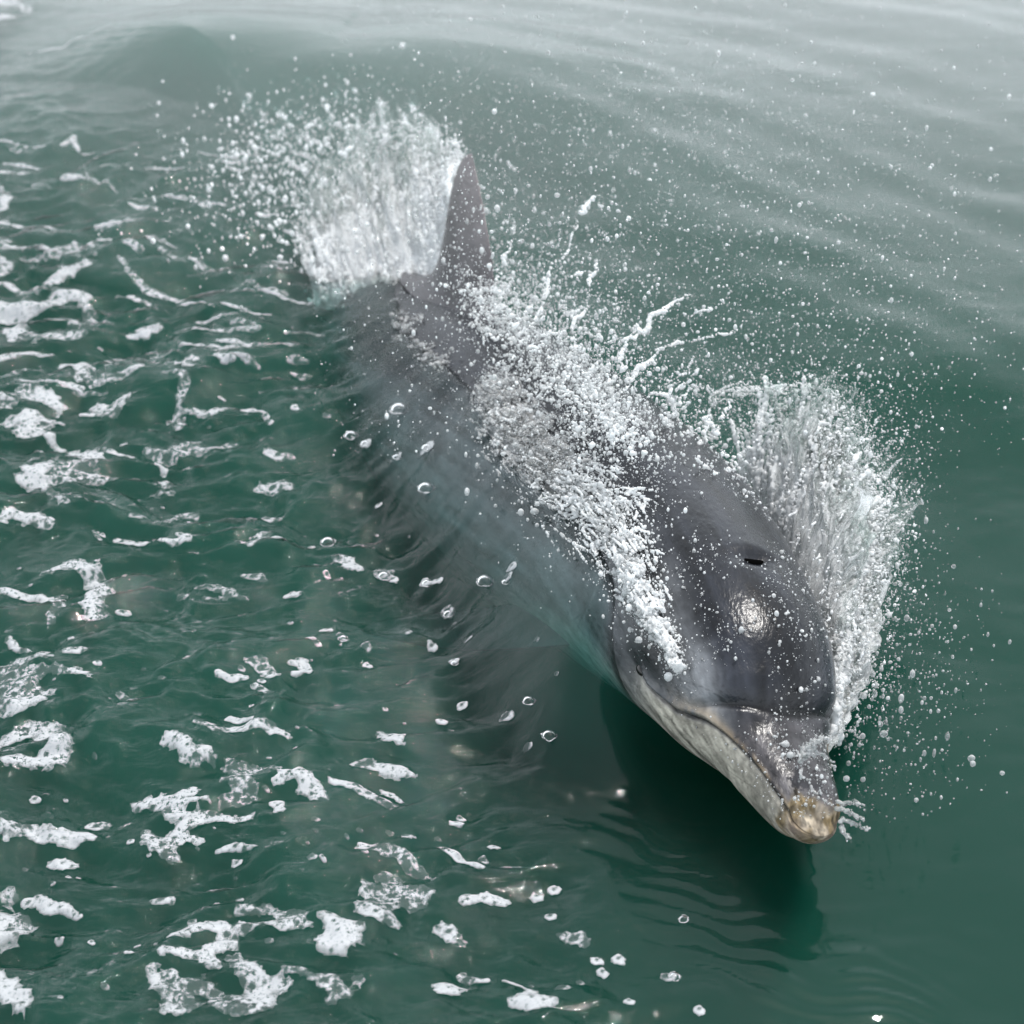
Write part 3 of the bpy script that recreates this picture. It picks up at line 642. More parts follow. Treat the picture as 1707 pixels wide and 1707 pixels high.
RAFTS = [
 ('thick white foam cut off by the top left corner of the picture', [[(-30, 5, 62), (20, 12, 40), (48, 30, 16)], [(-10, 38, 16), (30, 40, 8)]]),
 ('faint curved thread of froth crossing the smooth water near the top left', [[(45, 113, 4), (110, 119, 5), (160, 109, 4), (205, 100, 3)]]),
 ('short froth streak below the top left corner foam', [[(155, 53, 3), (190, 60, 3)]]),
 ('thin pointed foam sliver on the left edge, highest of the edge slivers', [[(-10, 266, 5), (40, 276, 5), (80, 283, 2)]]),
 ('small triangular foam tuft with a tail on the far left water', [[(108, 280, 3), (128, 272, 7), (135, 283, 4), (160, 286, 2)]]),
 ('pale broken foam on the left edge above the long slivers', [[(-10, 312, 12), (50, 313, 7)], [(-5, 335, 14), (15, 345, 10), (5, 362, 7)]]),
 ('thin arched foam streak above the fat blurred foam lump', [[(108, 330, 4), (150, 326, 8), (182, 335, 4), (200, 345, 2)]]),
 ('pair of long foam slivers reaching in from the left edge', [[(-10, 380, 8), (50, 390, 7), (120, 401, 3)], [(-10, 408, 10), (60, 403, 6), (95, 402, 3)]]),
 ('fat soft foam lump with a pointed right end, upper left', [[(165, 401, 7), (200, 400, 14), (238, 392, 7)]]),
 ('oval foam raft just right of the fat upper left lump', [[(245, 415, 8), (270, 420, 12), (290, 428, 6)], [(270, 438, 5), (305, 452, 6)]]),
 ('small bean shaped foam under the oval raft', [[(213, 430, 6), (236, 438, 8)]]),
 ('slanting foam fleck between two ripples right of the oval raft', [[(325, 362, 6), (345, 371, 5)]]),
 ('large flat foam raft with square right end and stepped lower arm, upper left', [[(10, 428, 6), (70, 428, 10), (125, 425, 16), (156, 430, 12)], [(150, 452, 12), (110, 466, 14), (85, 475, 10), (65, 490, 9), (45, 491, 4)], [(40, 440, 6), (100, 440, 8)]]),
 ('foam wedge on the left edge beside the stepped raft', [[(-15, 440, 14), (15, 452, 11), (5, 462, 8)]]),
 ('broad hooked foam raft, its hook bending down on the right', [[(-15, 522, 22), (50, 520, 20), (110, 500, 18), (135, 500, 14), (152, 525, 10), (156, 540, 9), (118, 547, 5)], [(15, 545, 18), (35, 565, 20), (65, 572, 9), (85, 570, 10), (135, 566, 8)]]),
 ('long sagging foam ribbon with a pointed right lobe, left of the fin', [[(200, 445, 4), (218, 468, 6), (250, 488, 9), (300, 498, 5), (342, 491, 10), (368, 491, 4)]]),
 ('curved foam ribbon running down to the submerged back', [[(415, 484, 5), (440, 503, 6), (480, 514, 4), (520, 524, 4)]]),
 ('diamond shaped foam piece below the sagging ribbon', [[(218, 562, 5), (245, 560, 12), (265, 555, 5)]]),
 ('long thin foam streak beside the dark submerged tail stock', [[(325, 566, 4), (370, 570, 7), (430, 573, 7)]]),
 ('round speckled foam cap left of the submerged back', [[(378, 603, 13), (392, 607, 12)], [(362, 611, 5)]]),
 ('ragged foam fork with two arms below the hooked raft', [[(105, 605, 7), (135, 610, 15), (140, 635, 12), (155, 648, 7), (185, 642, 14), (215, 637, 13), (240, 633, 5)], [(165, 600, 5), (200, 607, 7), (228, 610, 5)]]),
 ('foam streak lying along the left edge above the big speckled raft', [[(-10, 606, 9), (45, 592, 6), (88, 592, 4)], [(5, 627, 5), (45, 615, 6)]]),
 ('tall thin foam shape like a letter L with a long foot', [[(270, 635, 4), (298, 630, 8), (322, 622, 12), (316, 638, 9)], [(308, 655, 9), (307, 675, 9), (299, 690, 8), (288, 700, 9), (298, 710, 7)], [(302, 692, 5), (345, 696, 4), (360, 693, 7), (392, 687, 7)]]),
 ('pointed foam fan left of the L shaped foam', [[(155, 680, 7), (188, 686, 14), (212, 668, 7)]]),
 ('big speckled foam raft on the left edge with a long tail to the right', [[(-15, 668, 12), (15, 672, 12)], [(45, 655, 20), (75, 662, 20), (100, 672, 10)], [(15, 700, 10), (45, 692, 20), (75, 700, 16), (40, 708, 16), (70, 716, 10), (100, 735, 6)]]),
 ('large double lobed foam raft with holes, mid left, trailing a stem', [[(125, 742, 14), (152, 750, 20), (150, 768, 16), (120, 783, 16), (60, 783, 20), (38, 795, 16)], [(60, 800, 22), (110, 795, 22), (150, 790, 16), (184, 788, 6)], [(75, 812, 8), (95, 828, 7), (103, 843, 8)]]),
 ('slim foam streak right of the double lobed raft', [[(172, 744, 5), (222, 758, 5)]]),
 ('foam raft shaped like a bow with a club on its right arm', [[(238, 748, 4), (275, 755, 14), (300, 745, 8), (325, 740, 7)], [(275, 762, 12), (310, 754, 9), (350, 752, 10), (380, 746, 8)]]),
 ('small foam saddle between the bow shaped raft and the submerged flank', [[(445, 764, 7), (465, 770, 8), (485, 768, 7)]]),
 ('small foam pillar under the bow shaped raft', [[(262, 770, 5), (275, 780, 6)], [(272, 795, 10), (280, 805, 7)], [(252, 815, 4), (288, 816, 4)]]),
 ('thick foam bean with open cells at its lower rim, left of the flank', [[(435, 815, 9), (460, 820, 14), (478, 812, 10)]]),
 ('foam patch shaped like a fish near the left edge', [[(5, 868, 6), (18, 853, 8), (50, 865, 14), (78, 872, 11)]]),
 ('round foam fleck and a striped oval beside it, centre left', [[(278, 862, 8), (290, 855, 5)], [(300, 846, 8), (322, 848, 9)]]),
 ('small oval foam fleck above the slanting pair', [[(222, 862, 7), (235, 862, 7)]]),
 ('slanting pair of foam strokes joined by a thread', [[(192, 888, 5), (215, 896, 8), (240, 903, 8)], [(268, 903, 5), (290, 908, 9), (312, 905, 9), (300, 893, 6)]]),
 ('lumpy foam comma halfway down, left of the clear bubble', [[(398, 912, 6), (420, 912, 12), (440, 898, 8)]]),
 ('three sided foam fleck right of the lumpy comma', [[(460, 908, 7), (474, 905, 8)]]),
 ('small wavy foam piece above the arrow shaped raft', [[(408, 955, 6), (430, 955, 9), (438, 962, 6)]]),
 ('arrow shaped foam raft pointing down right, left half', [[(330, 972, 6), (358, 974, 12), (380, 982, 8), (405, 995, 5)], [(345, 990, 3), (375, 992, 4)]]),
 ('curled foam hook with a thick speckled stem, left side', [[(82, 957, 7), (110, 942, 9), (135, 945, 14), (160, 958, 18), (174, 975, 15), (160, 995, 18), (158, 1012, 18), (160, 1030, 13)]]),
 ('thin foam beam from the left edge ending in a small anchor', [[(-10, 977, 7), (40, 990, 8), (80, 996, 6), (105, 990, 7)], [(98, 1000, 8), (100, 1015, 9), (84, 1025, 6), (85, 1040, 5)]]),
 ('tiny foam bean just below the curled hook', [[(198, 1018, 5), (212, 1016, 5)]]),
 ('oval foam fleck above the broad left edge raft', [[(115, 1098, 8), (138, 1096, 8)]]),
 ('broad layered foam raft on the left edge with a lacy underside', [[(-15, 1115, 14), (40, 1112, 10), (70, 1106, 12)], [(-15, 1135, 20), (50, 1130, 12), (100, 1130, 10), (145, 1140, 4)], [(-10, 1160, 22), (40, 1160, 18), (70, 1165, 14), (20, 1180, 14)]]),
 ('foam arch open to the left, on the left edge lower down', [[(-15, 1240, 14), (20, 1225, 10), (55, 1210, 16), (90, 1228, 18), (104, 1248, 14), (90, 1268, 14), (55, 1275, 9), (10, 1275, 5), (28, 1284, 4)]]),
 ('small slanting foam fleck above the foam arch', [[(15, 1066, 5), (30, 1085, 8), (48, 1090, 5)]]),
 ('foam ball with a dark eye, centre left below the middle', [[(425, 1112, 12), (440, 1118, 14), (452, 1130, 9)]]),
 ('small twisted foam chain right of the foam ball', [[(485, 1107, 5), (505, 1103, 8), (510, 1122, 9), (490, 1130, 4)]]),
 ('short pale foam dash left of the foam ball', [[(365, 1137, 5), (385, 1140, 5), (408, 1137, 7)]]),
 ('slanting foam fleck under the foam ball', [[(425, 1150, 6), (440, 1158, 6), (453, 1165, 3)]]),
 ('small slanting foam wedge alone below centre left', [[(200, 1167, 4), (215, 1173, 6), (228, 1181, 3)]]),
 ('long knobbly foam bar slanting right, below centre left', [[(330, 1225, 4), (365, 1231, 10), (405, 1229, 7), (440, 1226, 9), (460, 1232, 9), (480, 1240, 4)]]),
 ('slim foam fleck above the long knobbly bar', [[(382, 1203, 5), (400, 1210, 6), (420, 1218, 3)]]),
 ('lumpy foam stroke made of two knots, left of the broad shield', [[(285, 1252, 11), (305, 1258, 11), (315, 1275, 12), (330, 1284, 9)], [(345, 1270, 6), (355, 1283, 6)]]),
 ('broad foam shield with a pointed right arm', [[(388, 1292, 9), (402, 1300, 16), (405, 1318, 20), (408, 1335, 16), (372, 1348, 7)], [(415, 1300, 9), (455, 1297, 4)]]),
 ('sprawling star of foam with many arms, lower left', [[(220, 1337, 3), (265, 1340, 11), (300, 1345, 14), (320, 1330, 10)], [(300, 1350, 8), (345, 1345, 5)], [(290, 1360, 10), (320, 1370, 10), (355, 1368, 8), (380, 1375, 6), (415, 1374, 5)], [(310, 1375, 12), (290, 1395, 12), (335, 1402, 5)], [(240, 1385, 9), (258, 1405, 11), (290, 1425, 5)]]),
 ('long foam bar from the left edge above the striped oval', [[(-10, 1380, 9), (40, 1381, 11), (100, 1388, 10), (150, 1389, 7)], [(10, 1395, 6)]]),
 ('striped oval foam fleck over the long edge bar', [[(148, 1364, 8), (170, 1363, 9)]]),
 ('spindle shaped foam fleck under the long edge bar', [[(82, 1424, 6), (102, 1425, 10), (120, 1425, 5)]]),
 ('thin foam spindle lying right of the sprawling star', [[(362, 1418, 3), (390, 1418, 6), (430, 1422, 2)]]),
 ('round headed foam blob cut by the left edge, lower down', [[(-10, 1532, 32), (5, 1535, 30)], [(5, 1487, 10)]]),
 ('wavy foam bar right of the round headed edge blob', [[(40, 1490, 6), (60, 1488, 7), (80, 1500, 9), (105, 1503, 7), (124, 1514, 3)]]),
 ('small four lobed foam fleck alone in the lower left green', [[(255, 1493, 5), (270, 1493, 7), (285, 1493, 5)]]),
 ('S shaped foam raft in the lower left', [[(285, 1568, 5), (312, 1565, 8), (328, 1550, 12), (358, 1545, 12), (378, 1560, 12), (380, 1578, 12), (358, 1592, 10)], [(275, 1600, 4), (330, 1604, 8), (355, 1612, 12), (365, 1625, 4)]]),
 ('foam boomerang between the S shaped raft and the heavy comma', [[(400, 1519, 5), (445, 1517, 5), (480, 1532, 9), (500, 1545, 12)], [(402, 1556, 8), (440, 1545, 5), (480, 1550, 11), (520, 1556, 4)]]),
 ('heavy foam comma with a fat lower lobe, bottom centre left', [[(543, 1543, 8), (560, 1555, 14), (580, 1570, 18), (575, 1588, 18), (548, 1590, 14)]]),
 ('foam tongue reaching in from the left edge near the bottom', [[(-15, 1640, 14), (15, 1655, 15), (35, 1680, 11), (45, 1697, 7)]]),
 ('great forked foam raft on the bottom edge with round holes', [[(252, 1630, 6), (280, 1645, 16), (290, 1670, 16), (305, 1695, 20)], [(290, 1640, 10), (330, 1650, 7), (362, 1670, 12), (390, 1690, 14), (430, 1690, 18)], [(390, 1605, 6), (412, 1630, 10), (425, 1655, 14), (470, 1652, 13)]]),
 ('foam spoon with a curved handle on the bottom edge', [[(480, 1637, 4), (520, 1645, 6), (550, 1662, 13), (568, 1672, 13), (558, 1682, 8)], [(600, 1655, 8)]]),
 ('long caterpillar of foam right of centre bottom', [[(592, 1276, 8), (612, 1276, 12), (640, 1285, 11), (670, 1288, 9), (685, 1293, 4)]]),
 ('slanting foam bar with a small arm, below the caterpillar', [[(555, 1312, 5), (595, 1320, 9), (630, 1335, 9), (655, 1346, 6)], [(640, 1318, 5), (655, 1320, 6), (668, 1328, 4)]]),
 ('foam flame with a drooping right side, centre bottom', [[(482, 1308, 6), (500, 1308, 10), (520, 1322, 14), (532, 1338, 10)], [(468, 1315, 7)]]),
 ('small square foam fleck under the foam flame', [[(462, 1352, 10), (468, 1362, 8)]]),
 ('kite shaped foam raft with a short tail, centre right of the flecks', [[(635, 1222, 9), (652, 1230, 13), (668, 1240, 6)]]),
 ('crooked foam bar running down right above the great ragged patch', [[(606, 1417, 7), (640, 1426, 8), (668, 1428, 10), (685, 1445, 11), (715, 1460, 4)]]),
 ('great ragged foam patch with a two pointed right end', [[(645, 1465, 12), (655, 1485, 12)], [(618, 1490, 16), (640, 1500, 22), (670, 1495, 14), (725, 1493, 4)], [(640, 1515, 14), (670, 1505, 12), (710, 1505, 5)]]),
 ('slipper shaped foam under the great ragged patch', [[(603, 1525, 8), (630, 1535, 12), (655, 1545, 9)]]),
 ('thin straight foam dash slanting right of the crooked bar', [[(736, 1411, 6), (765, 1428, 6), (800, 1447, 6)]]),
 ('leaf shaped foam fleck alone, bottom centre', [[(733, 1547, 8), (748, 1556, 11), (765, 1568, 7)]]),
 ('pair of small foam pieces joined end to end, bottom centre right', [[(775, 1503, 8), (790, 1500, 7)], [(812, 1494, 9), (840, 1498, 7)]]),
 ('cheese shaped foam lump above the bottom edge, centre', [[(740, 1650, 13), (758, 1652, 14)]]),
 ('ragged two lobed foam on the bottom edge right of centre', [[(862, 1683, 9), (885, 1690, 12), (905, 1685, 13)], [(888, 1665, 7)]]),
 ('speckled square foam raft floating right of the two bubbles', [[(562, 935, 8), (580, 943, 13), (597, 950, 7)]]),
 ('thin foam line with small knots above the two lobed bottom foam', [[(842, 1632, 3), (870, 1645, 3), (885, 1660, 3)], [(770, 1620, 6), (790, 1628, 5), (812, 1630, 4)]]),
 ('ball of open foam cells on the lower right of the foam field', [[(945, 1562, 8), (962, 1566, 10), (975, 1574, 6)]]),
]
for k, (lab, st) in enumerate(RAFTS):
    o = foam_patch('foam_patch', st, 300+k*13, .55 if max(c for s_ in st for a, b, c in s_) > 9 else .35)
    if o: tag(o, lab, 'foam', 'white foam rafts drifting on the green water')

# small flecks: same look, scattered among the rafts
g = np.random.default_rng(77)
FL = [(468, 1302, 5), (547, 718, 7), (610, 763, 9), (495, 700, 8), (663, 803, 8), (446, 648, 9), (445, 705, 6), (447, 862, 11), (462, 860, 7), (632, 843, 6), (715, 822, 10), (712, 980, 9), (747, 1032, 10),
      (845, 1050, 7), (545, 1050, 9), (520, 1070, 8), (572, 1068, 9), (530, 1078, 7), (612, 1090, 8), (613, 1110, 7), (720, 1080, 8), (780, 1090, 6), (757, 1118, 7), (770, 1178, 8), (845, 1218, 9), (845, 1445, 7), (862, 1444, 6),
      (897, 1487, 9), (925, 1476, 8), (918, 1525, 7), (995, 1606, 8), (1032, 1603, 9), (1005, 1625, 8), (938, 1655, 9), (1115, 1633, 9), (825, 1412, 9), (762, 1368, 9), (768, 1355, 6), (488, 990, 12), (640, 958, 14), (655, 965, 9),
      (305, 992, 8), (545, 960, 5), (565, 968, 6), (425, 1290, 5), (362, 1575, 4), (600, 1395, 4), (650, 1390, 5), (935, 1560, 5), (1165, 1690, 7), (1050, 1680, 7), (968, 1640, 5), (730, 1390, 5), (690, 1395, 4)]
def density(px, py):
    d = np.interp(px, [0, 450, 800, 1000, 1200], [1, .9, .45, .18, 0])
    return d*np.interp(py, [200, 350, 500, 1000, 1707], [.1, .5, 1, .8, .9])
for k in range(70):      # longer blurred slivers, dense toward the upper left
    px, py = g.uniform(-10, 520), g.uniform(265, 700)
    if px > 640-.55*(py-200) and py < 470: continue
    FL.append((px, py, float(g.uniform(4, 8.5)), float(g.uniform(14, 34)), float(g.uniform(-.05, .28))))
while len(FL) < 280:
    px, py = g.uniform(0, 1150), g.uniform(230, 1707)
    if g.uniform() < density(px, py) and not (py < 640 and px > 520) and not (py < 1150 and px > 830 + .2*(py-700)):
        if px > 950 and py < 1560: continue
        FL.append((px, py, float(np.clip(g.lognormal(1.25, .42), 2.2, 8))))
def short(t):
    for cut in (', ', ' with ', ' cut by ', ' on the ', ' near the ', ' reaching ', ' in the '):
        i_ = t.find(cut)
        if i_ > 0 and len(t[:i_].split()) >= 3: t = t[:i_]
    return ' '.join(t.split()[:10])
RS = [short(lab) for lab, st in RAFTS]; RC = [np.mean([(a, b) for s_ in st for a, b, c in s_], 0) for lab, st in RAFTS]; used_labels = set()
for i_ in range(len(RS)):
    if RS.count(RS[i_]) > 1: RS[i_] = ' '.join(RAFTS[i_][0].split()[:11])
for k, fl in enumerate(FL):
    px, py, r = fl[:3]
    s2 = [[(px-r*.35, py-r*.2, r*.8), (px+r*.45, py+r*.1+g.uniform(-1, 1)*r*.4, r*.65)]]
    if len(fl) > 3: s2 = [[(px-fl[3], py-fl[3]*fl[4], r*.5), (px, py+g.uniform(-3, 3), r), (px+fl[3], py+fl[3]*fl[4], r*.4)]]
    o = foam_patch('foam_fleck', s2, 2000+k*5, .45, 1.15, .0025, .0022)
    if not o: continue
    order = sorted(range(len(RC)), key=lambda i_: (RC[i_][0]-px)**2+(RC[i_][1]-py)**2)
    for i_ in order[:40]:
        dx, dy = px-RC[i_][0], py-RC[i_][1]; dst = math.hypot(dx, dy); an = int(round(math.degrees(math.atan2(-dy, dx))/45)) % 8
        word = ['right of', 'above and right of', 'above', 'above and left of', 'left of', 'below and left of', 'below', 'below and right of'][an]
        lab = ('tiny foam fleck ' if r < 6 else 'small foam fleck ')+word+' the '+RS[i_]
        if lab not in used_labels and len(lab.split()) <= 16: break
    used_labels.add(lab); tag(o, lab, 'foam fleck', 'tiny foam flecks between the rafts')

# open bubbles: a thin clear dome on a ring of froth
m, n, l, out = mat_new('bubble_film')
gl = n.new('ShaderNodeBsdfGlossy'); gl.inputs['Roughness'].default_value = .02; tr = n.new('ShaderNodeBsdfTransparent'); mx = n.new('ShaderNodeMixShader')
fr = n.new('ShaderNodeFresnel'); fr.inputs['IOR'].default_value = 1.33; ma = n.new('ShaderNodeMath'); ma.operation = 'MULTIPLY'; ma.inputs[1].default_value = 1.2
l.new(fr.outputs[0], ma.inputs[0]); l.new(ma.outputs[0], mx.inputs[0]); l.new(tr.outputs[0], mx.inputs[1]); l.new(gl.outputs[0], mx.inputs[2]); l.new(mx.outputs[0], out.inputs['Surface'])
MFILM = m
def bubble(px, py, r, lab, seed):
    R = .8*r*2*DIST*CT/1707; c = unp(px, py); c[2] = wz(c[0], c[1])
    root = bpy.data.objects.new('bubble', None); COL.objects.link(root); root.location = c
    tag(root, lab, 'bubble', 'open bubbles on the water over the flank')
    t = np.linspace(0, np.pi/2, 9); ph = np.linspace(0, 2*np.pi, 24, endpoint=False)
    g_ = np.stack([np.cos(t)[:, None]*np.cos(ph)*R, np.cos(t)[:, None]*np.sin(ph)*R, (np.sin(t)[:, None]*R*.75)*np.ones_like(ph)], -1)
    add_obj('dome', mesh_np('dome', g_.reshape(-1, 3), grid_faces(9, 24, True), True, MFILM), root)
    ph = np.linspace(0, 2*np.pi, 40, endpoint=False); q = np.linspace(0, 2*np.pi, 8, endpoint=False)
    rr = R*(.11+.08*fbm(np.cos(ph)*3+seed, np.sin(ph)*3, seed, 2)+.05*fbm(ph*6, ph*0+seed, seed, 2))
    RR = R*(1+.16*fbm(np.cos(ph)*1.5, np.sin(ph)*1.5+seed, seed+5, 1))
    g_ = np.stack([(RR[:, None]+rr[:, None]*np.cos(q))*np.cos(ph)[:, None], (RR[:, None]+rr[:, None]*np.cos(q))*np.sin(ph)[:, None], rr[:, None]*np.sin(q)*.6+.001], -1)
    me = mesh_np('froth_ring', g_.reshape(-1, 3), np.vstack([grid_faces(40, 8, True), np.array([[39*8+j, j, (j+1) % 8, 39*8+(j+1) % 8] for j in range(8)])]), True, MFOAM)
    fattr(me, 'edge', np.ones(320)); fattr(me, 'thin', np.full(320, .75)); add_obj('froth_ring', me, root)
BUB = [(711, 869, 17, 'large clear bubble ringed with froth over the middle of the submerged flank'),
       (546, 896, 15, 'glassy domed bubble left of the flank, above the speckled square foam'),
       (586, 743, 15, 'frothy oval bubble upper left of the submerged flank'),
       (668, 751, 19, 'wide open bubble of large cells on the upper flank'),
       (610, 764, 11, 'small bubble just below the two frothy flank bubbles'),
       (714, 822, 12, 'half burst bubble above the large clear flank bubble'),
       (663, 803, 9, 'small round bubble left of the half burst one'),
       (809, 1030, 16, 'frothy bubble over the pale chest where the flipper begins'),
       (748, 1034, 10, 'round bubble left of the pale chest'),
       (712, 981, 11, 'round bubble above the flipper'),
       (843, 1053, 7, 'small ring bubble at the root of the flipper'),
       (915, 1265, 13, 'flat bubble ring with ripples round it, below the flipper'),
       (881, 1216, 11, 'open bubble above the rippled ring'),
       (572, 1068, 9, 'small cell bubble left of the flipper tip'),
       (1140, 1532, 8, 'lone bubble near the mirror image of the snout'),
       (1125, 1630, 9, 'lone bubble near the bottom edge, right half'),
       (758, 1120, 7, 'little ring bubble below the flipper edge'),
       (640, 960, 13, 'open cell bubble right of the speckled square foam')]
for k, (px, py, r, lab) in enumerate(BUB): bubble(px, py, r, lab, 500+k*3)
BLOG = []
# ================================================================ thrown water
def water_mat(name, white, trans, rough):
    m, n, l, out = mat_new(name)
    pb = n.new('ShaderNodeBsdfPrincipled'); l.new(pb.outputs[0], out.inputs['Surface'])
    pb.inputs['Base Color'].default_value = (*white, 1); pb.inputs['Roughness'].default_value = rough
    pb.inputs['IOR'].default_value = 1.33
    tc = n.new('ShaderNodeTexCoord'); nz = n.new('ShaderNodeTexNoise'); nz.inputs['Scale'].default_value = 38; nz.inputs['Detail'].default_value = 4
    mr = n.new('ShaderNodeMapRange'); mr.inputs['From Min'].default_value = .35; mr.inputs['From Max'].default_value = .65
    mr.inputs['To Min'].default_value = max(0, trans-.3); mr.inputs['To Max'].default_value = min(1, trans+.3)
    l.new(tc.outputs['Object'], nz.inputs['Vector']); l.new(nz.outputs['Fac'], mr.inputs['Value']); l.new(mr.outputs[0], pb.inputs['Transmission Weight'])
    return m
def froth_mat(name, glassy):
    """aerated water: scatters light through itself, with clear wet parts"""
    m, n, l, out = mat_new(name)
    df = n.new('ShaderNodeBsdfDiffuse'); df.inputs['Color'].default_value = (.95, .96, .97, 1)
    tl = n.new('ShaderNodeBsdfTranslucent'); tl.inputs['Color'].default_value = (.95, .97, .97, 1)
    pb = n.new('ShaderNodeBsdfPrincipled'); pb.inputs['Base Color'].default_value = (.97, .98, .98, 1); pb.inputs['Roughness'].default_value = .06; pb.inputs['IOR'].default_value = 1.33; pb.inputs['Transmission Weight'].default_value = .9
    m1 = n.new('ShaderNodeMixShader'); m1.inputs[0].default_value = .5; m2 = n.new('ShaderNodeMixShader')
    tc = n.new('ShaderNodeTexCoord'); nz = n.new('ShaderNodeTexNoise'); nz.inputs['Scale'].default_value = 42; nz.inputs['Detail'].default_value = 5; nz.inputs['Roughness'].default_value = .7
    mr = n.new('ShaderNodeMapRange'); mr.inputs['From Min'].default_value = .36; mr.inputs['From Max'].default_value = .64; mr.inputs['To Min'].default_value = max(0, glassy-.35); mr.inputs['To Max'].default_value = min(1, glassy+.4)
    l.new(tc.outputs['Object'], nz.inputs['Vector']); l.new(nz.outputs['Fac'], mr.inputs['Value']); l.new(mr.outputs[0], m2.inputs[0])
    l.new(df.outputs[0], m1.inputs[1]); l.new(tl.outputs[0], m1.inputs[2]); l.new(m1.outputs[0], m2.inputs[1]); l.new(pb.outputs[0], m2.inputs[2]); l.new(m2.outputs[0], out.inputs['Surface'])
    return m
MWHITE = froth_mat('white_water', .02)
MCLEAR = froth_mat('clear_water', .80)
MDROP = froth_mat('droplet_water', .38)

def blob_mesh(name, pts, rad, voxel, mat, label=None, cat='splash', kind=None, group=None, parent=None):
    """thrown water: one skin round a cloud of lobes"""
    me0 = bpy.data.meshes.new('pts'); me0.vertices.add(len(pts)); me0.vertices.foreach_set('co', np.ascontiguousarray(pts, np.float32).ravel())
    a = me0.attributes.new('rad', 'FLOAT', 'POINT'); a.data.foreach_set('value', np.ascontiguousarray(rad, np.float32))
    o0 = bpy.data.objects.new('pts', me0); COL.objects.link(o0)
    ng = bpy.data.node_groups.new('blob', 'GeometryNodeTree')
    ng.interface.new_socket('Geometry', in_out='INPUT', socket_type='NodeSocketGeometry'); ng.interface.new_socket('Geometry', in_out='OUTPUT', socket_type='NodeSocketGeometry')
    gi = ng.nodes.new('NodeGroupInput'); go = ng.nodes.new('NodeGroupOutput')
    mp = ng.nodes.new('GeometryNodeMeshToPoints'); na = ng.nodes.new('GeometryNodeInputNamedAttribute'); na.data_type = 'FLOAT'; na.inputs['Name'].default_value = 'rad'
    pv = ng.nodes.new('GeometryNodePointsToVolume'); pv.resolution_mode = 'VOXEL_SIZE'; pv.inputs['Voxel Size'].default_value = voxel
    vm = ng.nodes.new('GeometryNodeVolumeToMesh'); vm.resolution_mode = 'GRID'; vm.inputs['Threshold'].default_value = .1
    ng.links.new(gi.outputs[0], mp.inputs['Mesh']); ng.links.new(na.outputs[0], mp.inputs['Radius']); ng.links.new(mp.outputs[0], pv.inputs['Points'])
    ng.links.new(na.outputs[0], pv.inputs['Radius']); ng.links.new(pv.outputs[0], vm.inputs['Volume']); ng.links.new(vm.outputs[0], go.inputs[0])
    md = o0.modifiers.new('g', 'NODES'); md.node_group = ng
    dg = bpy.context.evaluated_depsgraph_get(); ev = o0.evaluated_get(dg)
    me = bpy.data.meshes.new_from_object(ev); me.name = name
    bpy.data.objects.remove(o0); bpy.data.node_groups.remove(ng)
    nvv = len(me.vertices); co = np.zeros(nvv*3, np.float32); me.vertices.foreach_get('co', co); co = co.reshape(-1, 3)
    c = co.mean(0) if nvv else np.zeros(3, np.float32)
    me.vertices.foreach_set('co', (co-c).ravel()); me.polygons.foreach_set('use_smooth', np.ones(len(me.polygons), bool))
    me.materials.clear(); me.materials.append(mat)
    o = add_obj(name, me, parent); o.location = (c if parent is None else c-np.array(parent.location)).tolist()
    BLOG.append((name, len(me.polygons)))
    return tag(o, label, cat if label else None, group, kind)

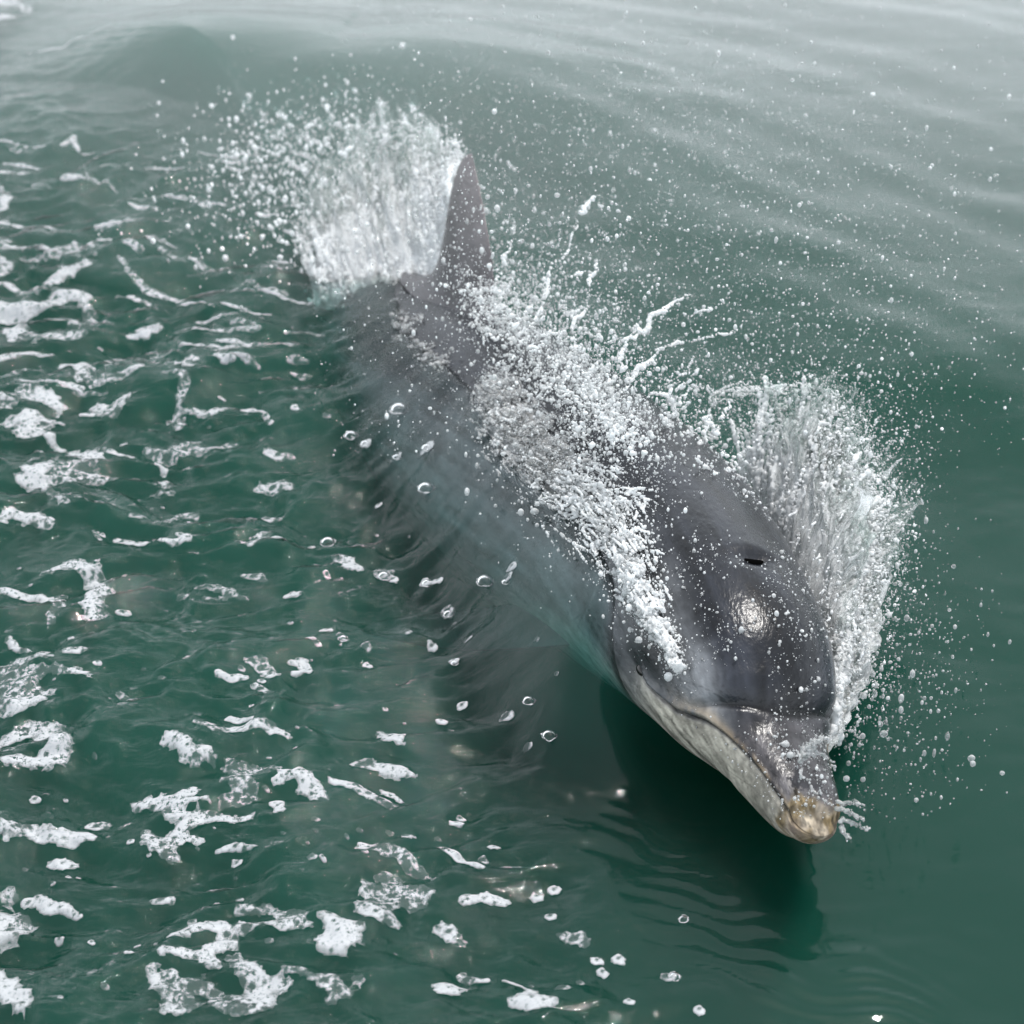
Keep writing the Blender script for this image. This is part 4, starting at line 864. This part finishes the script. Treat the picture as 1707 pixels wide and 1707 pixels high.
def sheet_mat(bias=.27):
    m, n, l, out = mat_new('torn_water_sheet')
    at = n.new('ShaderNodeAttribute'); at.attribute_name = 'flow'; at.attribute_type = 'GEOMETRY'
    def noise(sc_, scale, det, rough, dist=0.):
        mp = n.new('ShaderNodeMapping'); mp.inputs['Scale'].default_value = sc_; l.new(at.outputs['Vector'], mp.inputs[0])
        z = n.new('ShaderNodeTexNoise'); z.inputs['Scale'].default_value = scale; z.inputs['Detail'].default_value = det; z.inputs['Roughness'].default_value = rough; z.inputs['Distortion'].default_value = dist
        l.new(mp.outputs[0], z.inputs['Vector']); return z
    def math_(op, a, b, c=None):
        q = n.new('ShaderNodeMath'); q.operation = op
        for k, v in enumerate((a, b, c)):
            if v is None: continue
            if isinstance(v, (int, float)): q.inputs[k].default_value = v
            else: l.new(v, q.inputs[k])
        return q.outputs[0]
    def rng_(v, a, b):
        q = n.new('ShaderNodeMapRange'); q.interpolation_type = 'SMOOTHSTEP'; q.inputs['From Min'].default_value = a; q.inputs['From Max'].default_value = b; l.new(v, q.inputs['Value']); return q.outputs[0]
    st = noise((9, 1.6, 1), 5.5, 8, .68, .5); cl_ = noise((3.5, 2.2, 1), 4, 5, .6, .8); fi = noise((14, 9, 1), 9, 5, .7, .3)
    sep = n.new('ShaderNodeSeparateXYZ'); l.new(at.outputs['Vector'], sep.inputs[0])
    tcoord = sep.outputs[1]
    base = math_('SUBTRACT', bias, math_('MULTIPLY', tcoord, .30))
    w = rng_(math_('ADD', math_('ADD', math_('MULTIPLY', st.outputs['Fac'], .65), math_('MULTIPLY', fi.outputs['Fac'], .35)), base), .50, .72)
    pr = math_('ADD', math_('ADD', math_('MULTIPLY', cl_.outputs['Fac'], .55), math_('MULTIPLY', st.outputs['Fac'], .45)), math_('MULTIPLY', base, 1.2))
    ae = n.new('ShaderNodeAttribute'); ae.attribute_name = 'side_fade'
    pr = math_('ADD', pr, math_('MULTIPLY', math_('SUBTRACT', ae.outputs['Fac'], 1.0), .34))
    present = rng_(pr, .47, .54)
    df = n.new('ShaderNodeBsdfDiffuse'); df.inputs['Color'].default_value = (.96, .97, .98, 1); tl = n.new('ShaderNodeBsdfTranslucent'); tl.inputs['Color'].default_value = (.96, .98, .98, 1)
    gl = n.new('ShaderNodeBsdfGlossy'); gl.inputs['Roughness'].default_value = .05; tr = n.new('ShaderNodeBsdfTransparent'); tr.inputs['Color'].default_value = (.90, .97, .94, 1)
    tp = n.new('ShaderNodeBsdfTransparent'); fr = n.new('ShaderNodeFresnel'); fr.inputs['IOR'].default_value = 1.4
    bp = n.new('ShaderNodeBump'); bp.inputs['Strength'].default_value = 1; bp.inputs['Distance'].default_value = .006; l.new(math_('ADD', st.outputs['Fac'], math_('MULTIPLY', fi.outputs['Fac'], .5)), bp.inputs['Height'])
    for s_ in (df, tl, gl, fr): l.new(bp.outputs[0], s_.inputs['Normal'])
    def mixs(f, a, b):
        q = n.new('ShaderNodeMixShader')
        if isinstance(f, float): q.inputs[0].default_value = f
        else: l.new(f, q.inputs[0])
        l.new(a, q.inputs[1]); l.new(b, q.inputs[2]); return q.outputs[0]
    glass = mixs(fr.outputs[0], tr.outputs[0], gl.outputs[0]); white = mixs(.5, df.outputs[0], tl.outputs[0])
    l.new(mixs(present, tp.outputs[0], mixs(w, glass, white)), out.inputs['Surface'])
    return m
MSHEET = sheet_mat(.27); MSHEET_W = sheet_mat(.46); MSHEET_C = sheet_mat(.16)

def sheet_mesh(parent, Bp, Op, arch, seed, a0=0., a1=1., tmax=1.0, jit=.02, out=(0, 0, 0), na=170, nt=110, va=1.0, mat=None):
    a = np.linspace(a0, a1, na); t = np.linspace(0, tmax, nt)
    B = along(Bp, a); O = along(Op, a)+np.array(out)
    A, T_ = np.meshgrid(a, t, indexing='ij'); up = np.array([0, 0, 1.])
    rim = 1+.22*fbm(A*11, A*0+seed, seed, 3)
    TT = T_*rim
    P = B[:, None]+(O-B)[:, None]*TT[..., None]+up*(arch*4*TT*(1-TT))[..., None]
    wob = np.stack([fbm(A*8+k*3.3, T_*3+k, seed+k, 4) for k in range(3)], -1)+.35*np.stack([fbm(A*40+k, T_*5, seed+40+k, 3) for k in range(3)], -1)
    P = P+wob*jit*(.15+T_[..., None])
    me = mesh_np('water_sheet', P.reshape(-1, 3)-np.array(parent.location), grid_faces(na, nt), True, mat or MSHEET)
    at = me.attributes.new('flow', 'FLOAT_VECTOR', 'POINT')
    at.data.foreach_set('vector', np.stack([A*va*2.2+seed*1.7, T_/tmax, np.full(A.shape, seed*.37)], -1).astype(np.float32).ravel())
    an = (A-a0)/(a1-a0); fattr(me, 'side_fade', (np.clip(np.minimum(an, 1-an)/.16, 0, 1)*np.clip(.45+T_/.10, 0, 1)).ravel())
    return add_obj('water_sheet', me, parent)

def splash_root(c, label):
    r = bpy.data.objects.new('splash', None); COL.objects.link(r); r.location = [float(v) for v in c]; bpy.context.view_layer.update(); return tag(r, label, 'splash')

def W3(lst): return np.array([unp(a, b, z) for a, b, z in lst])
def along(P, a):
    k = np.clip(a*(len(P)-1), 0, len(P)-1-1e-6); i = k.astype(int); f = (k-i)[:, None]
    return P[i]*(1-f)+P[i+1]*f

def sheet(g, Bp, Op, nstreak, nper, r0, arch, jit, tmax=1.0, tmin=0., amin=0, amax=1, curl=None, break_=.35, seed=0):
    """streaks of water thrown from the line Bp to the rim Op along arcs"""
    a = g.uniform(amin, amax, nstreak); B = along(Bp, a); O = along(Op, np.clip(a+g.normal(0, .03, nstreak), 0, 1))
    O = B+(O-B)*g.normal(1, .10, nstreak)[:, None]
    T1 = tmax*g.beta(3, 1.2, nstreak); T0 = tmin+(T1-tmin)*g.uniform(0, .5, nstreak)**1.5
    t = np.linspace(0, 1, nper)[None]*(T1-T0)[:, None]+T0[:, None]
    up = np.array([0, 0, 1.])
    P = B[:, None]+(O-B)[:, None]*t[..., None]+up*(arch*4*t*(1-t))[..., None]
    A = np.broadcast_to(a[:, None], t.shape)
    wob = np.stack([fbm(A*9+k*3.1, t*3+k, seed+k, 3) for k in range(3)], -1)
    P = P+wob*jit*(.3+t[..., None])+g.normal(0, 1, P.shape)*jit*.10*(.2+t[..., None])
    R = r0*(1.15-.55*t)*g.lognormal(0, .28, t.shape)*np.exp(g.normal(0, .25, nstreak))[:, None]
    dens = fbm(A*30, t*2.2, seed+9, 3)*.9+.45*fbm(A*8, t*6, seed+19, 3)
    keep = dens > (-.9+break_*1.6*t)
    return P[keep], R[keep]

def ligament(g, pts, r, n=60, jit=.003):
    P = catmull(W3(pts), max(4, n//max(1, len(pts)-1)))
    u = np.linspace(0, 1, len(P)); P = P+np.stack([fbm(u*7+9*k, u*0+k, int(g.integers(999)), 3) for k in range(3)], -1)*jit*2+g.normal(0, jit*.25, P.shape)
    R = r*(1.05-.45*u)*(1+.45*vnoise(u*14, u*0, int(g.integers(999))))
    return P, np.maximum(R, r*.3)

g = np.random.default_rng(3)
def cat2(L): return np.vstack([a for a, b in L]), np.concatenate([b for a, b in L])

# 1. the plume thrown off the far side of the head
sB = np.linspace(.80, .16, 9); headB = np.array([surf(s, -88)[0] for s in sB]); headB[:, 2] = np.maximum(headB[:, 2]-.02, .0)
headO = W3([(1150, 650, .13), (1215, 640, .18), (1300, 638, .22), (1395, 655, .23), (1446, 735, .20), (1478, 830, .17), (1462, 940, .13), (1420, 1070, .09), (1385, 1190, .07)])
L = [sheet(g, headB, headO, 460, 80, .0020, .05, .018, seed=11, amin=.22, break_=.40),
     sheet(g, headB, headO, 90, 80, .0019, .055, .012, seed=17, amin=.12, amax=.5, tmin=.2, break_=.55),
     sheet(g, headB+np.array([.02, .02, 0]), headO, 360, 60, .0022, .03, .022, tmax=.85, seed=23, amin=.3, amax=.98, break_=.2)]
# rolled crest of the plume
for k in range(9):
    o_ = g.normal(0, 3, 2)
    L.append(ligament(g, [(1188+o_[0], 655+4*k*.5, .15), (1250, 644+o_[1]+k*1.6, .20), (1320, 639+k*1.8, .225), (1375+o_[0], 644+k*2, .235), (1405-k*.6, 672+k*2, .225), (1418, 720+k*2, .20)], .0019, 90, .0026))
def torn(g, Bp, Op, arch, n, amin, amax, tb, r0, r1, jit, ln=(.03, .12)):
    out = []
    for k in range(n):
        a = np.array([g.uniform(amin, amax)]); t0 = g.beta(*tb)*1.0; tt = t0+np.linspace(0, g.uniform(*ln), 14); B = along(Bp, a)[0]; O = along(Op, a)[0]
        p = B+(O-B)*tt[:, None]+np.array([0, 0, 1.])*(arch*4*tt*(1-tt))[:, None]+g.normal(0, jit, 3)
        p = p+np.stack([fbm(tt*22+9*q, tt*0+k*.7, 5+q, 2) for q in range(3)], -1)*.005
        out.append((p, g.uniform(r0, r1)*g.lognormal(0, .28, 14)*(1.1-.5*np.abs(np.linspace(-1, 1, 14)))))
    return out
L += torn(g, headB, headO, .045, 2500, .30, 1.0, (2.2, 1.5), .0006, .0016, .018, (.05, .20))
L += torn(g, headB, headO, .04, 1200, .36, .9, (2.4, 1.8), .0007, .0018, .030)
rt_ = splash_root(headB.mean(0), 'tall white plume of water thrown up along the right side of the head')
P, R = cat2(L); blob_mesh('water_strands', P, R, .0023, MWHITE, parent=rt_)
sheet_mesh(rt_, headB, headO, .05, 3, .2, 1., 1.02, .020)
sheet_mesh(rt_, headB, headO, .03, 7, .25, .97, .92, .026, (.03, .02, -.02))
sheet_mesh(rt_, headB, headO, .06, 12, .12, .85, .95, .022, (-.015, .03, .01))
sheet_mesh(rt_, headB, headO, .03, 15, .35, 1., .7, .03, (.03, .0, -.02), mat=MSHEET_W)
headP = (P, R)

# 2. the fan of water standing behind the fin
finB = W3([(530, 515, -.03), (585, 512, .0), (640, 512, .02), (702, 505, .05), (742, 445, .14), (757, 352, .24)])
finO = W3([(478, 372, .06), (520, 285, .12), (590, 225, .17), (650, 203, .21), (715, 212, .24), (770, 238, .27)])
L = [sheet(g, finB, finO, 230, 90, .0020, .02, .018, seed=41, break_=.50),
     sheet(g, finB, finO, 70, 50, .0024, .015, .014, tmax=.6, seed=47, amin=.15, break_=.2),
     sheet(g, finB, finO, 110, 60, .0020, .02, .012, tmax=1.12, tmin=.3, seed=49, amin=.5, break_=.4)]
for k in range(9):
    L.append(ligament(g, [(610+5*k, 225+3*k, .2), (665, 205+4*k, .23), (720, 222+3*k, .25), (758+k, 232+5*k, .26)], .0021, 50, .004))
L += torn(g, finB, finO, .015, 1150, 0, 1, (1.5, 1.6), .0007, .0018, .016, (.05, .2))
L += torn(g, finB, finO, .01, 420, 0, .8, (1.0, 4.5), .0012, .0030, .020, (.02, .08))
rt_ = splash_root(finB.mean(0), 'white fan of water standing up behind the dorsal fin')
P, R = cat2(L); blob_mesh('water_strands', P, R, .0024, MWHITE, parent=rt_)
sheet_mesh(rt_, finB, finO, .02, 21, 0, 1, 1.02, .022)
sheet_mesh(rt_, finB, finO, .03, 25, 0, 1, .95, .026, (.01, .04, .0))
sheet_mesh(rt_, finB, finO, .01, 29, .1, 1, .8, .02, (.02, -.03, -.02))
finP = (P, R)

# 3. the wash running off the shoulder, where the skin of water tears
cl = [(815, 640), (845, 690), (890, 745), (940, 800), (995, 845), (1035, 890), (1062, 945), (1085, 1005), (1115, 1065), (1150, 1120)]
wl_ = [30, 44, 52, 54, 52, 48, 38, 26, 14, 8]
ed_px = prj(BP.reshape(-1, 3)); vis = BTH.ravel() > -.4
edp, eds, edt = ed_px[vis], BS.ravel()[vis], BTH.ravel()[vis]
def on_skin(px, py, off):
    px, py = np.atleast_1d(px), np.atleast_1d(py); out = []
    for a, b in zip(px, py):
        k = np.argmin((edp[:, 0]-a)**2+(edp[:, 1]-b)**2); out.append((eds[k], edt[k]))
    out = np.array(out); return surf(out[:, 0], np.degrees(out[:, 1]), 0)+0, out
m_cand = (eds > .15) & (eds < 1.5); edp, eds, edt = edp[m_cand][::3], eds[m_cand][::3], edt[m_cand][::3]
CLp = catmull(np.array([(a, b, w) for (a, b), w in zip(cl, wl_)], float), 12)
skinP, so = on_skin(CLp[:, 0], CLp[:, 1], 0)
nrm = np.array([frame(np.array([s_]))[2][0]*math.sin(t_)+frame(np.array([s_]))[3][0]*math.cos(t_) for s_, t_ in so])
tang = np.gradient(skinP, axis=0); tang /= np.linalg.norm(tang, axis=1, keepdims=True)
acr = np.cross(nrm, tang); acr /= np.linalg.norm(acr, axis=1, keepdims=True)
SC = 2*DIST*CT/1707
Lw, Lc = [], []
nseg = len(CLp)
for k in range(1500):
    u0 = .97*g.uniform(0, 1)**1.25; ln = g.uniform(.03, .13); off = float(np.clip(g.normal(0, .55), -1.25, 1.25)); 
    u = np.clip(np.linspace(u0, u0+ln, 26), 0, 1)*(nseg-1); i = np.minimum(u.astype(int), nseg-2); f = (u-i)[:, None]
    q = skinP[i]*(1-f)+skinP[i+1]*f; w = (CLp[i, 2]*(1-f[:, 0])+CLp[i+1, 2]*f[:, 0])*SC
    hgt = .010+.016*max(0, 1-off*off)*g.uniform(.1, 1.3)
    drift = np.linspace(0, g.normal(.1, .25), 26)
    p = q+acr[i]*((off+drift)*w)[:, None]+nrm[i]*(hgt+.004*fbm(np.linspace(0, 3, 26)+k, np.zeros(26), 60, 2))[:, None]
    r = g.uniform(.0007, .0023)*(1-.3*np.abs(np.linspace(-1, 1, 26)))*g.lognormal(0, .2, 26)
    fr_ = u0
    (Lc if (fr_ < .30 and g.uniform() < .75) else Lw).append((p, r))
rt_ = splash_root(skinP.mean(0), 'frothy white wash tearing off the shoulder across the flank')
P, R = cat2(Lw); keep = g.uniform(size=len(P)) < .8; blob_mesh('water_strands', P[keep], R[keep], .0018, MWHITE, parent=rt_)
for q_, (h_, sd_, m_) in enumerate(((.010, 51, MSHEET_C),)):
    vv_ = np.linspace(-1.15, 1.15, 60); uu_ = np.arange(nseg)
    GP = skinP[:, None]+acr[:, None]*(vv_[None, :, None]*(CLp[:, 2]*SC)[:, None, None])+nrm[:, None]*(h_*(1-.5*vv_**2)[None, :, None]+.006*fbm(vv_[None]*4+sd_, uu_[:, None]*.12, sd_, 3)[..., None])
    me = mesh_np('water_sheet', GP.reshape(-1, 3)-np.array(rt_.location), grid_faces(nseg, 60), True, m_)
    at = me.attributes.new('flow', 'FLOAT_VECTOR', 'POINT'); uu2 = np.broadcast_to((uu_/nseg)[:, None], (nseg, 60)); vv2 = np.broadcast_to(vv_[None], (nseg, 60))
    at.data.foreach_set('vector', np.stack([vv2*.45+sd_, uu2*1.6-.35, np.full(uu2.shape, sd_*.3)], -1).astype(np.float32).ravel())
    fattr(me, 'side_fade', (np.clip((1.15-np.abs(vv2))/1.0+.35*fbm(vv2*5, uu2*16, 88, 3), 0, 1)*np.clip(np.minimum(uu2, 1-uu2)/.12, 0, 1)).ravel()); add_obj('water_sheet', me, rt_)
P, R = cat2(Lc); blob_mesh('splash', P, R, .0019, MCLEAR, 'glassy green streaked water sliding off the back below the fin')

# 4. the broken water over the back, right of the fin, with its long threads
backpoly = [(760, 455), (800, 470), (850, 440), (900, 500), (960, 560), (1010, 620), (1060, 690), (1085, 760), (1040, 790), (980, 730), (910, 670), (860, 610), (800, 560), (770, 510)]
L = []
cen = np.array([(790, 480), (830, 520), (870, 560), (915, 605), (960, 645), (1000, 690), (1040, 740)], float)
for k in range(900):
    u = g.uniform(0, len(cen)-1.001); i = int(u); c = cen[i]*(1-(u-i))+cen[i+1]*(u-i)
    px, py = c+g.normal(0, 1, 2)*np.array([34, 30])*np.interp(u, [0, 2, 4, 6], [.7, 1.0, .9, .5]); z = np.interp(u, [0, 6], [.17, .27])+abs(g.normal(0, .05))
    p0 = unp(px, py, z); n_ = int(g.integers(3, 16)); d = g.normal(0, 1, 3)*[.5, .5, .6]+np.array([.5, .3, .5]); d /= np.linalg.norm(d)
    t = np.linspace(0, 1, n_)[:, None]*g.uniform(.006, .045)
    L.append((p0+d*t+g.normal(0, .0012, (n_, 3)), g.uniform(.0007, .0020)*g.lognormal(0, .3, n_)))
TH_ = [([(870, 560, .26), (915, 480, .30), (945, 400, .34), (965, 352, .36)], .0028), ([(940, 600, .28), (965, 520, .32), (985, 460, .34), (1000, 425, .35)], .0030),
       ([(965, 352, .36), (990, 332, .37), (1012, 340, .37)], .0028), ([(985, 455, .33), (955, 460, .33), (930, 445, .33)], .0020),
       ([(1030, 620, .28), (1060, 560, .30), (1110, 515, .31), (1172, 490, .32)], .0034), ([(1050, 640, .27), (1070, 605, .28), (1130, 570, .29), (1200, 555, .30), (1275, 528, .31)], .0034),
       ([(1040, 575, .29), (1085, 530, .30), (1150, 520, .31), (1190, 512, .31)], .0026), ([(1090, 660, .26), (1130, 640, .27), (1150, 610, .27), (1180, 575, .28)], .0022),
       ([(840, 450, .24), (850, 400, .27), (860, 350, .29)], .0022), ([(1120, 690, .22), (1135, 660, .23), (1170, 640, .24), (1190, 650, .24)], .0024),
       ([(900, 540, .28), (905, 470, .31), (900, 400, .33)], .0020), ([(1150, 760, .2), (1170, 720, .22), (1200, 700, .23), (1215, 660, .24)], .0030)]
for pts_, r_ in TH_: L.append(ligament(g, pts_, r_, 70, .0035))
for k in range(190):      # torn water between the back and the plume
    px, py = g.uniform(1100, 1240), 0
    py = np.interp(px, [1100, 1240], [690, 820])+g.normal(0, 38); z = g.uniform(.12, .24); p0 = unp(px, py, z); n_ = int(g.integers(4, 22))
    d = g.normal(0, 1, 3)+np.array([.3, .1, .9]); d /= np.linalg.norm(d)
    L.append((p0+d*np.linspace(0, g.uniform(.01, .05), n_)[:, None]+g.normal(0, .0015, (n_, 3)), g.uniform(.0008, .0023)*g.lognormal(0, .3, n_)))
P, R = cat2(L); blob_mesh('splash', P, R, .0021, MWHITE, 'torn water flying in threads off the back, right of the fin')
backP = (P, R)

# 5. the little burst at the snout
L = []
for k in range(26):
    a = g.uniform(0, 1); L.append(ligament(g, [(1338+g.normal(0, 5), 1262+g.normal(0, 6), .165), (1358+10*a, 1238-4*a+g.normal(0, 4), .185), (1388+14*a, 1222+22*a+g.normal(0, 4), .19)], .0015, 26, .0022))
for pts_ in ([(1340, 1250, .165), (1335, 1285, .155), (1355, 1320, .145), (1395, 1345, .125)], [(1398, 1340, .11), (1420, 1337, .11), (1440, 1343, .11)], [(1400, 1366, .10), (1425, 1372, .10), (1448, 1380, .10)],
             [(1402, 1378, .09), (1410, 1390, .09), (1417, 1400, .085)], [(1400, 1350, .11), (1425, 1358, .11), (1440, 1368, .11)], [(1350, 1255, .17), (1375, 1262, .165), (1392, 1280, .15)]):
    for q_ in range(2): L.append(ligament(g, pts_, .0022, 30, .0015))
P, R = cat2(L); blob_mesh('splash', P, R, .0016, MCLEAR, 'small clear burst of water breaking over the tip of the beak')

# 6. little lumps of clear water heaped where the back goes under
L = []
for k in range(260):
    px, py = g.uniform(650, 860), 0; py = np.interp(px, [650, 720, 860], [500, 590, 610])+g.normal(0, 22)
    p0 = unp(px, py, .12); p0[2] = max(wz(p0[0], p0[1]), .09)
    n_ = int(g.integers(4, 14)); d = np.array([1., -.4, .2])+g.normal(0, .4, 3); d /= np.linalg.norm(d)
    L.append((p0+d*np.linspace(0, g.uniform(.01, .05), n_)[:, None]+g.normal(0, .0015, (n_, 3)), g.uniform(.0009, .0028)*g.lognormal(0, .3, n_)))
P, R = cat2(L); blob_mesh('splash', P, R, .0018, MCLEAR, 'glassy lumps of water heaped at the foot of the fin')

# ---------------------------------------------------------------- droplets (uncountable): real spheres set on points
def ico(sub, mat, name):
    bm = bmesh.new(); bmesh.ops.create_icosphere(bm, subdivisions=sub, radius=1.0); me = bpy.data.meshes.new(name); bm.to_mesh(me); bm.free()
    me.polygons.foreach_set('use_smooth', np.ones(len(me.polygons), bool)); me.materials.append(mat)
    V = np.array([v.co[:] for v in me.vertices]); Ff = np.array([p.vertices[:] for p in me.polygons]); bpy.data.meshes.remove(me); return V, Ff
IC1 = ico(1, MDROP, 'd'); IC2 = ico(2, MDROP, 'd')
IC0 = (np.array([(1, 0, 0), (-1, 0, 0), (0, 1, 0), (0, -1, 0), (0, 0, 1), (0, 0, -1)], float), np.array([(0, 2, 4), (2, 1, 4), (1, 3, 4), (3, 0, 4), (2, 0, 5), (1, 2, 5), (3, 1, 5), (0, 3, 5)]))
def drops(name, P, R, label, mat=None, stretch=None):
    P = np.asarray(P); R = np.asarray(R); out = []; base = 0; Vs, Fs = [], []
    big = R > .0021
    for sel, (V, Ff) in ((R < .00075, IC0), ((R >= .00075) & ~big, IC1), (big, IC2)):
        p, r = P[sel], R[sel]
        if not len(p): continue
        st_ = np.exp(g.normal(0, .20, (len(p), 1, 3)))*[.92, .92, 1.25]
        v = V[None]*r[:, None, None]*st_+p[:, None]
        f = Ff[None]+(np.arange(len(p))*len(V))[:, None, None]+base
        Vs.append(v.reshape(-1, 3)); Fs.append(f.reshape(-1, 3)); base += len(p)*len(V)
    me = mesh_np(name, np.vstack(Vs), np.vstack(Fs), True, mat or MDROP); o = add_obj(name, me)
    BLOG.append((name, len(me.polygons))); return tag(o, label, None, None, 'stuff')

def rsize(n, med, sg, lo=.0005, hi=.0052): return np.clip(g.lognormal(math.log(med), sg, n), lo, hi)
# round the head plume, thrown outwards beyond its rim
n_ = 11000; a = g.beta(1.6, 1.3, n_); B = along(headB, a); O = along(headO, a); t = 1+g.exponential(.33, n_)*np.where(g.uniform(size=n_) < .55, 1, .35)-.25
P = B+(O-B)*t[:, None]+g.normal(0, .028, (n_, 3))*[1, 1, .8]
P[:, 2] = np.abs(P[:, 2])+.01
drops('spray_droplets', P, rsize(n_, .00056, .6, .0003, .0030), 'fine drops flung outwards from the head plume')
# low fan of drops to the right of the head and the snout
q = []
while len(q) < 2200:
    px, py = g.normal(1440, 90), g.normal(1090, 150)
    if px > np.interp(py, [800, 950, 1100, 1200, 1400], [1290, 1350, 1390, 1400, 1410]) and py < 1400-.25*(px-1400): q.append((px, py))
q = np.array(q); z = g.uniform(.03, .16, len(q)); P = np.array([unp(a_, b_, c_) for (a_, b_), c_ in zip(q, z)])
drops('spray_droplets', P, rsize(len(P), .0008, .65, .0003, .0040), 'scattered clear drops over the smooth water right of the snout', MCLEAR)
# over the back and beyond it
q = []; 
for k in range(8500):
    u = g.uniform(0, 6.999-1); i = int(u); c = cen[i]*(1-(u-i))+cen[i+1]*(u-i); s_ = abs(g.normal(0, 1))
    px = c[0]+g.normal(0, 42)+s_*58*g.uniform(.0, 1.6); py = c[1]+g.normal(0, 42)-s_*62*g.uniform(.0, 1.6)+8; q.append((px, py, np.interp(u, [0, 6], [.19, .28])+.07*s_*g.uniform(0, 1.3)))
P = np.array([unp(*w) for w in q]); drops('spray_droplets', P, rsize(len(P), .00075, .65, .0003, .0036), 'thick shower of drops over the back and beside the fin')
# left of the fin fan, over the dark wave face
q = []
for k in range(2400):
    px, py = g.normal(455, 85), g.normal(300, 70)
    if g.uniform() < .4: px, py = g.normal(560, 90), g.normal(215, 40)
    q.append((px, py, g.uniform(.03, .22)))
P = np.array([unp(*w) for w in q]); drops('spray_droplets', P, rsize(len(P), .0014, .62, .0004, .0050), 'blurred bright drops over the dark wave face left of the fin', MWHITE)
# all along and around the fin
q = [(g.uniform(700, 860), g.uniform(250, 500), g.uniform(.2, .36)) for k in range(260)]
P = np.array([unp(*w) for w in q]); drops('spray_droplets', P, rsize(len(P), .0012, .6), 'drops hanging round the dorsal fin')
# wide veil of spray towards the top right
q = []
while len(q) < 15000:
    px, py = g.uniform(520, 1720), g.uniform(-20, 760)
    d = math.exp(-((px-1020)/380)**2-((py-300)/330)**2)+.22*math.exp(-((px-1350)/330)**2-((py-350)/420)**2)+.05
    if g.uniform() < d and (px-600)*.55 > (py-700)*.9-420: q.append((px, py, g.uniform(.04, .62)))
P = np.array([unp(*w) for w in q]); drops('spray_veil', P, rsize(len(P), .00062, .55, .0003, .0034), 'wide veil of fine spray drifting over the water beyond the dolphin')
# drops lying on the skin and just above it
ns = 8000; ss = g.uniform(.02, .85, ns); aa = g.normal(22, 38, ns); kk = (aa > -85) & (aa < 100)
ss, aa = ss[kk], aa[kk]; clus = fbm(ss*16, aa/14, 400, 3); kk = g.uniform(size=len(ss)) < sstep(-.6, .9, clus)*1.1; ss, aa = ss[kk], aa[kk]
P = surf(ss, aa, 0); Q = np.array([p for p in P]); qq = prj(Q); outm = inpoly(qq[:, 0], qq[:, 1], EXPOSED)
ss, aa = ss[outm], aa[outm]; P = surf(ss, aa, .0006+g.exponential(.006, len(ss))[:, None]*(g.uniform(size=(len(ss), 1)) < .5))
drops('spray_droplets', P, rsize(len(P), .0006, .62, .00025), 'beads and flying drops over the dark wet skin of the head and back')
# drops around the shoulder wash
i = g.integers(0, nseg, 2200); w = CLp[i, 2]*SC; off = g.normal(.0, 1.05, len(i))
P = skinP[i]+acr[i]*(off*w)[:, None]+nrm[i]*np.abs(g.normal(.006, .02, len(i)))[:, None]+g.normal(0, .006, (len(i), 3))
drops('spray_droplets', P, rsize(len(P), .0009, .6, .0003), 'drops flying around the frothy wash on the shoulder')

# ---------------------------------------------------------------- mist hanging in the air where the spray is finest
m, n, l, out = mat_new('mist'); pv = n.new('ShaderNodeVolumePrincipled'); pv.inputs['Color'].default_value = (.97, .98, 1, 1); pv.inputs['Density'].default_value = .42; pv.inputs['Anisotropy'].default_value = .2
l.new(pv.outputs[0], out.inputs['Volume']); MMIST = m
def mist(c, r, rz, dens, label):
    t = np.linspace(0, np.pi, 24); ph = np.linspace(0, 2*np.pi, 48, endpoint=False)
    gg = np.stack([np.sin(t)[:, None]*np.cos(ph)*r[0], np.sin(t)[:, None]*np.sin(ph)*r[1], np.cos(t)[:, None]*r[2]*np.ones_like(ph)], -1)
    mm_ = MMIST.copy(); mm_.node_tree.nodes['Principled Volume'].inputs['Density'].default_value = dens
    me = mesh_np('spray_mist', gg.reshape(-1, 3), grid_faces(24, 48, True), True, mm_); o = add_obj('spray_mist', me); o.location = c; o.rotation_euler = (0, 0, rz)
    tag(o, label, None, None, 'stuff')
for k, (f, dd) in enumerate(((1.32, .09), (1.08, .11), (.8, .09), (.6, .08), (.4, .06))):
    mist((.15+.1*k, 2.62-.02*k, .30+.02*k), (3.6*f, 1.75*f, .42*f+.10), -.30, dd, ['thin outer edge of the spray mist over the far water', 'pale spray mist hanging over the far water', 'thicker spray mist over the far water', 'dense middle of the mist over the far water', 'core of the mist over the far water'][k])
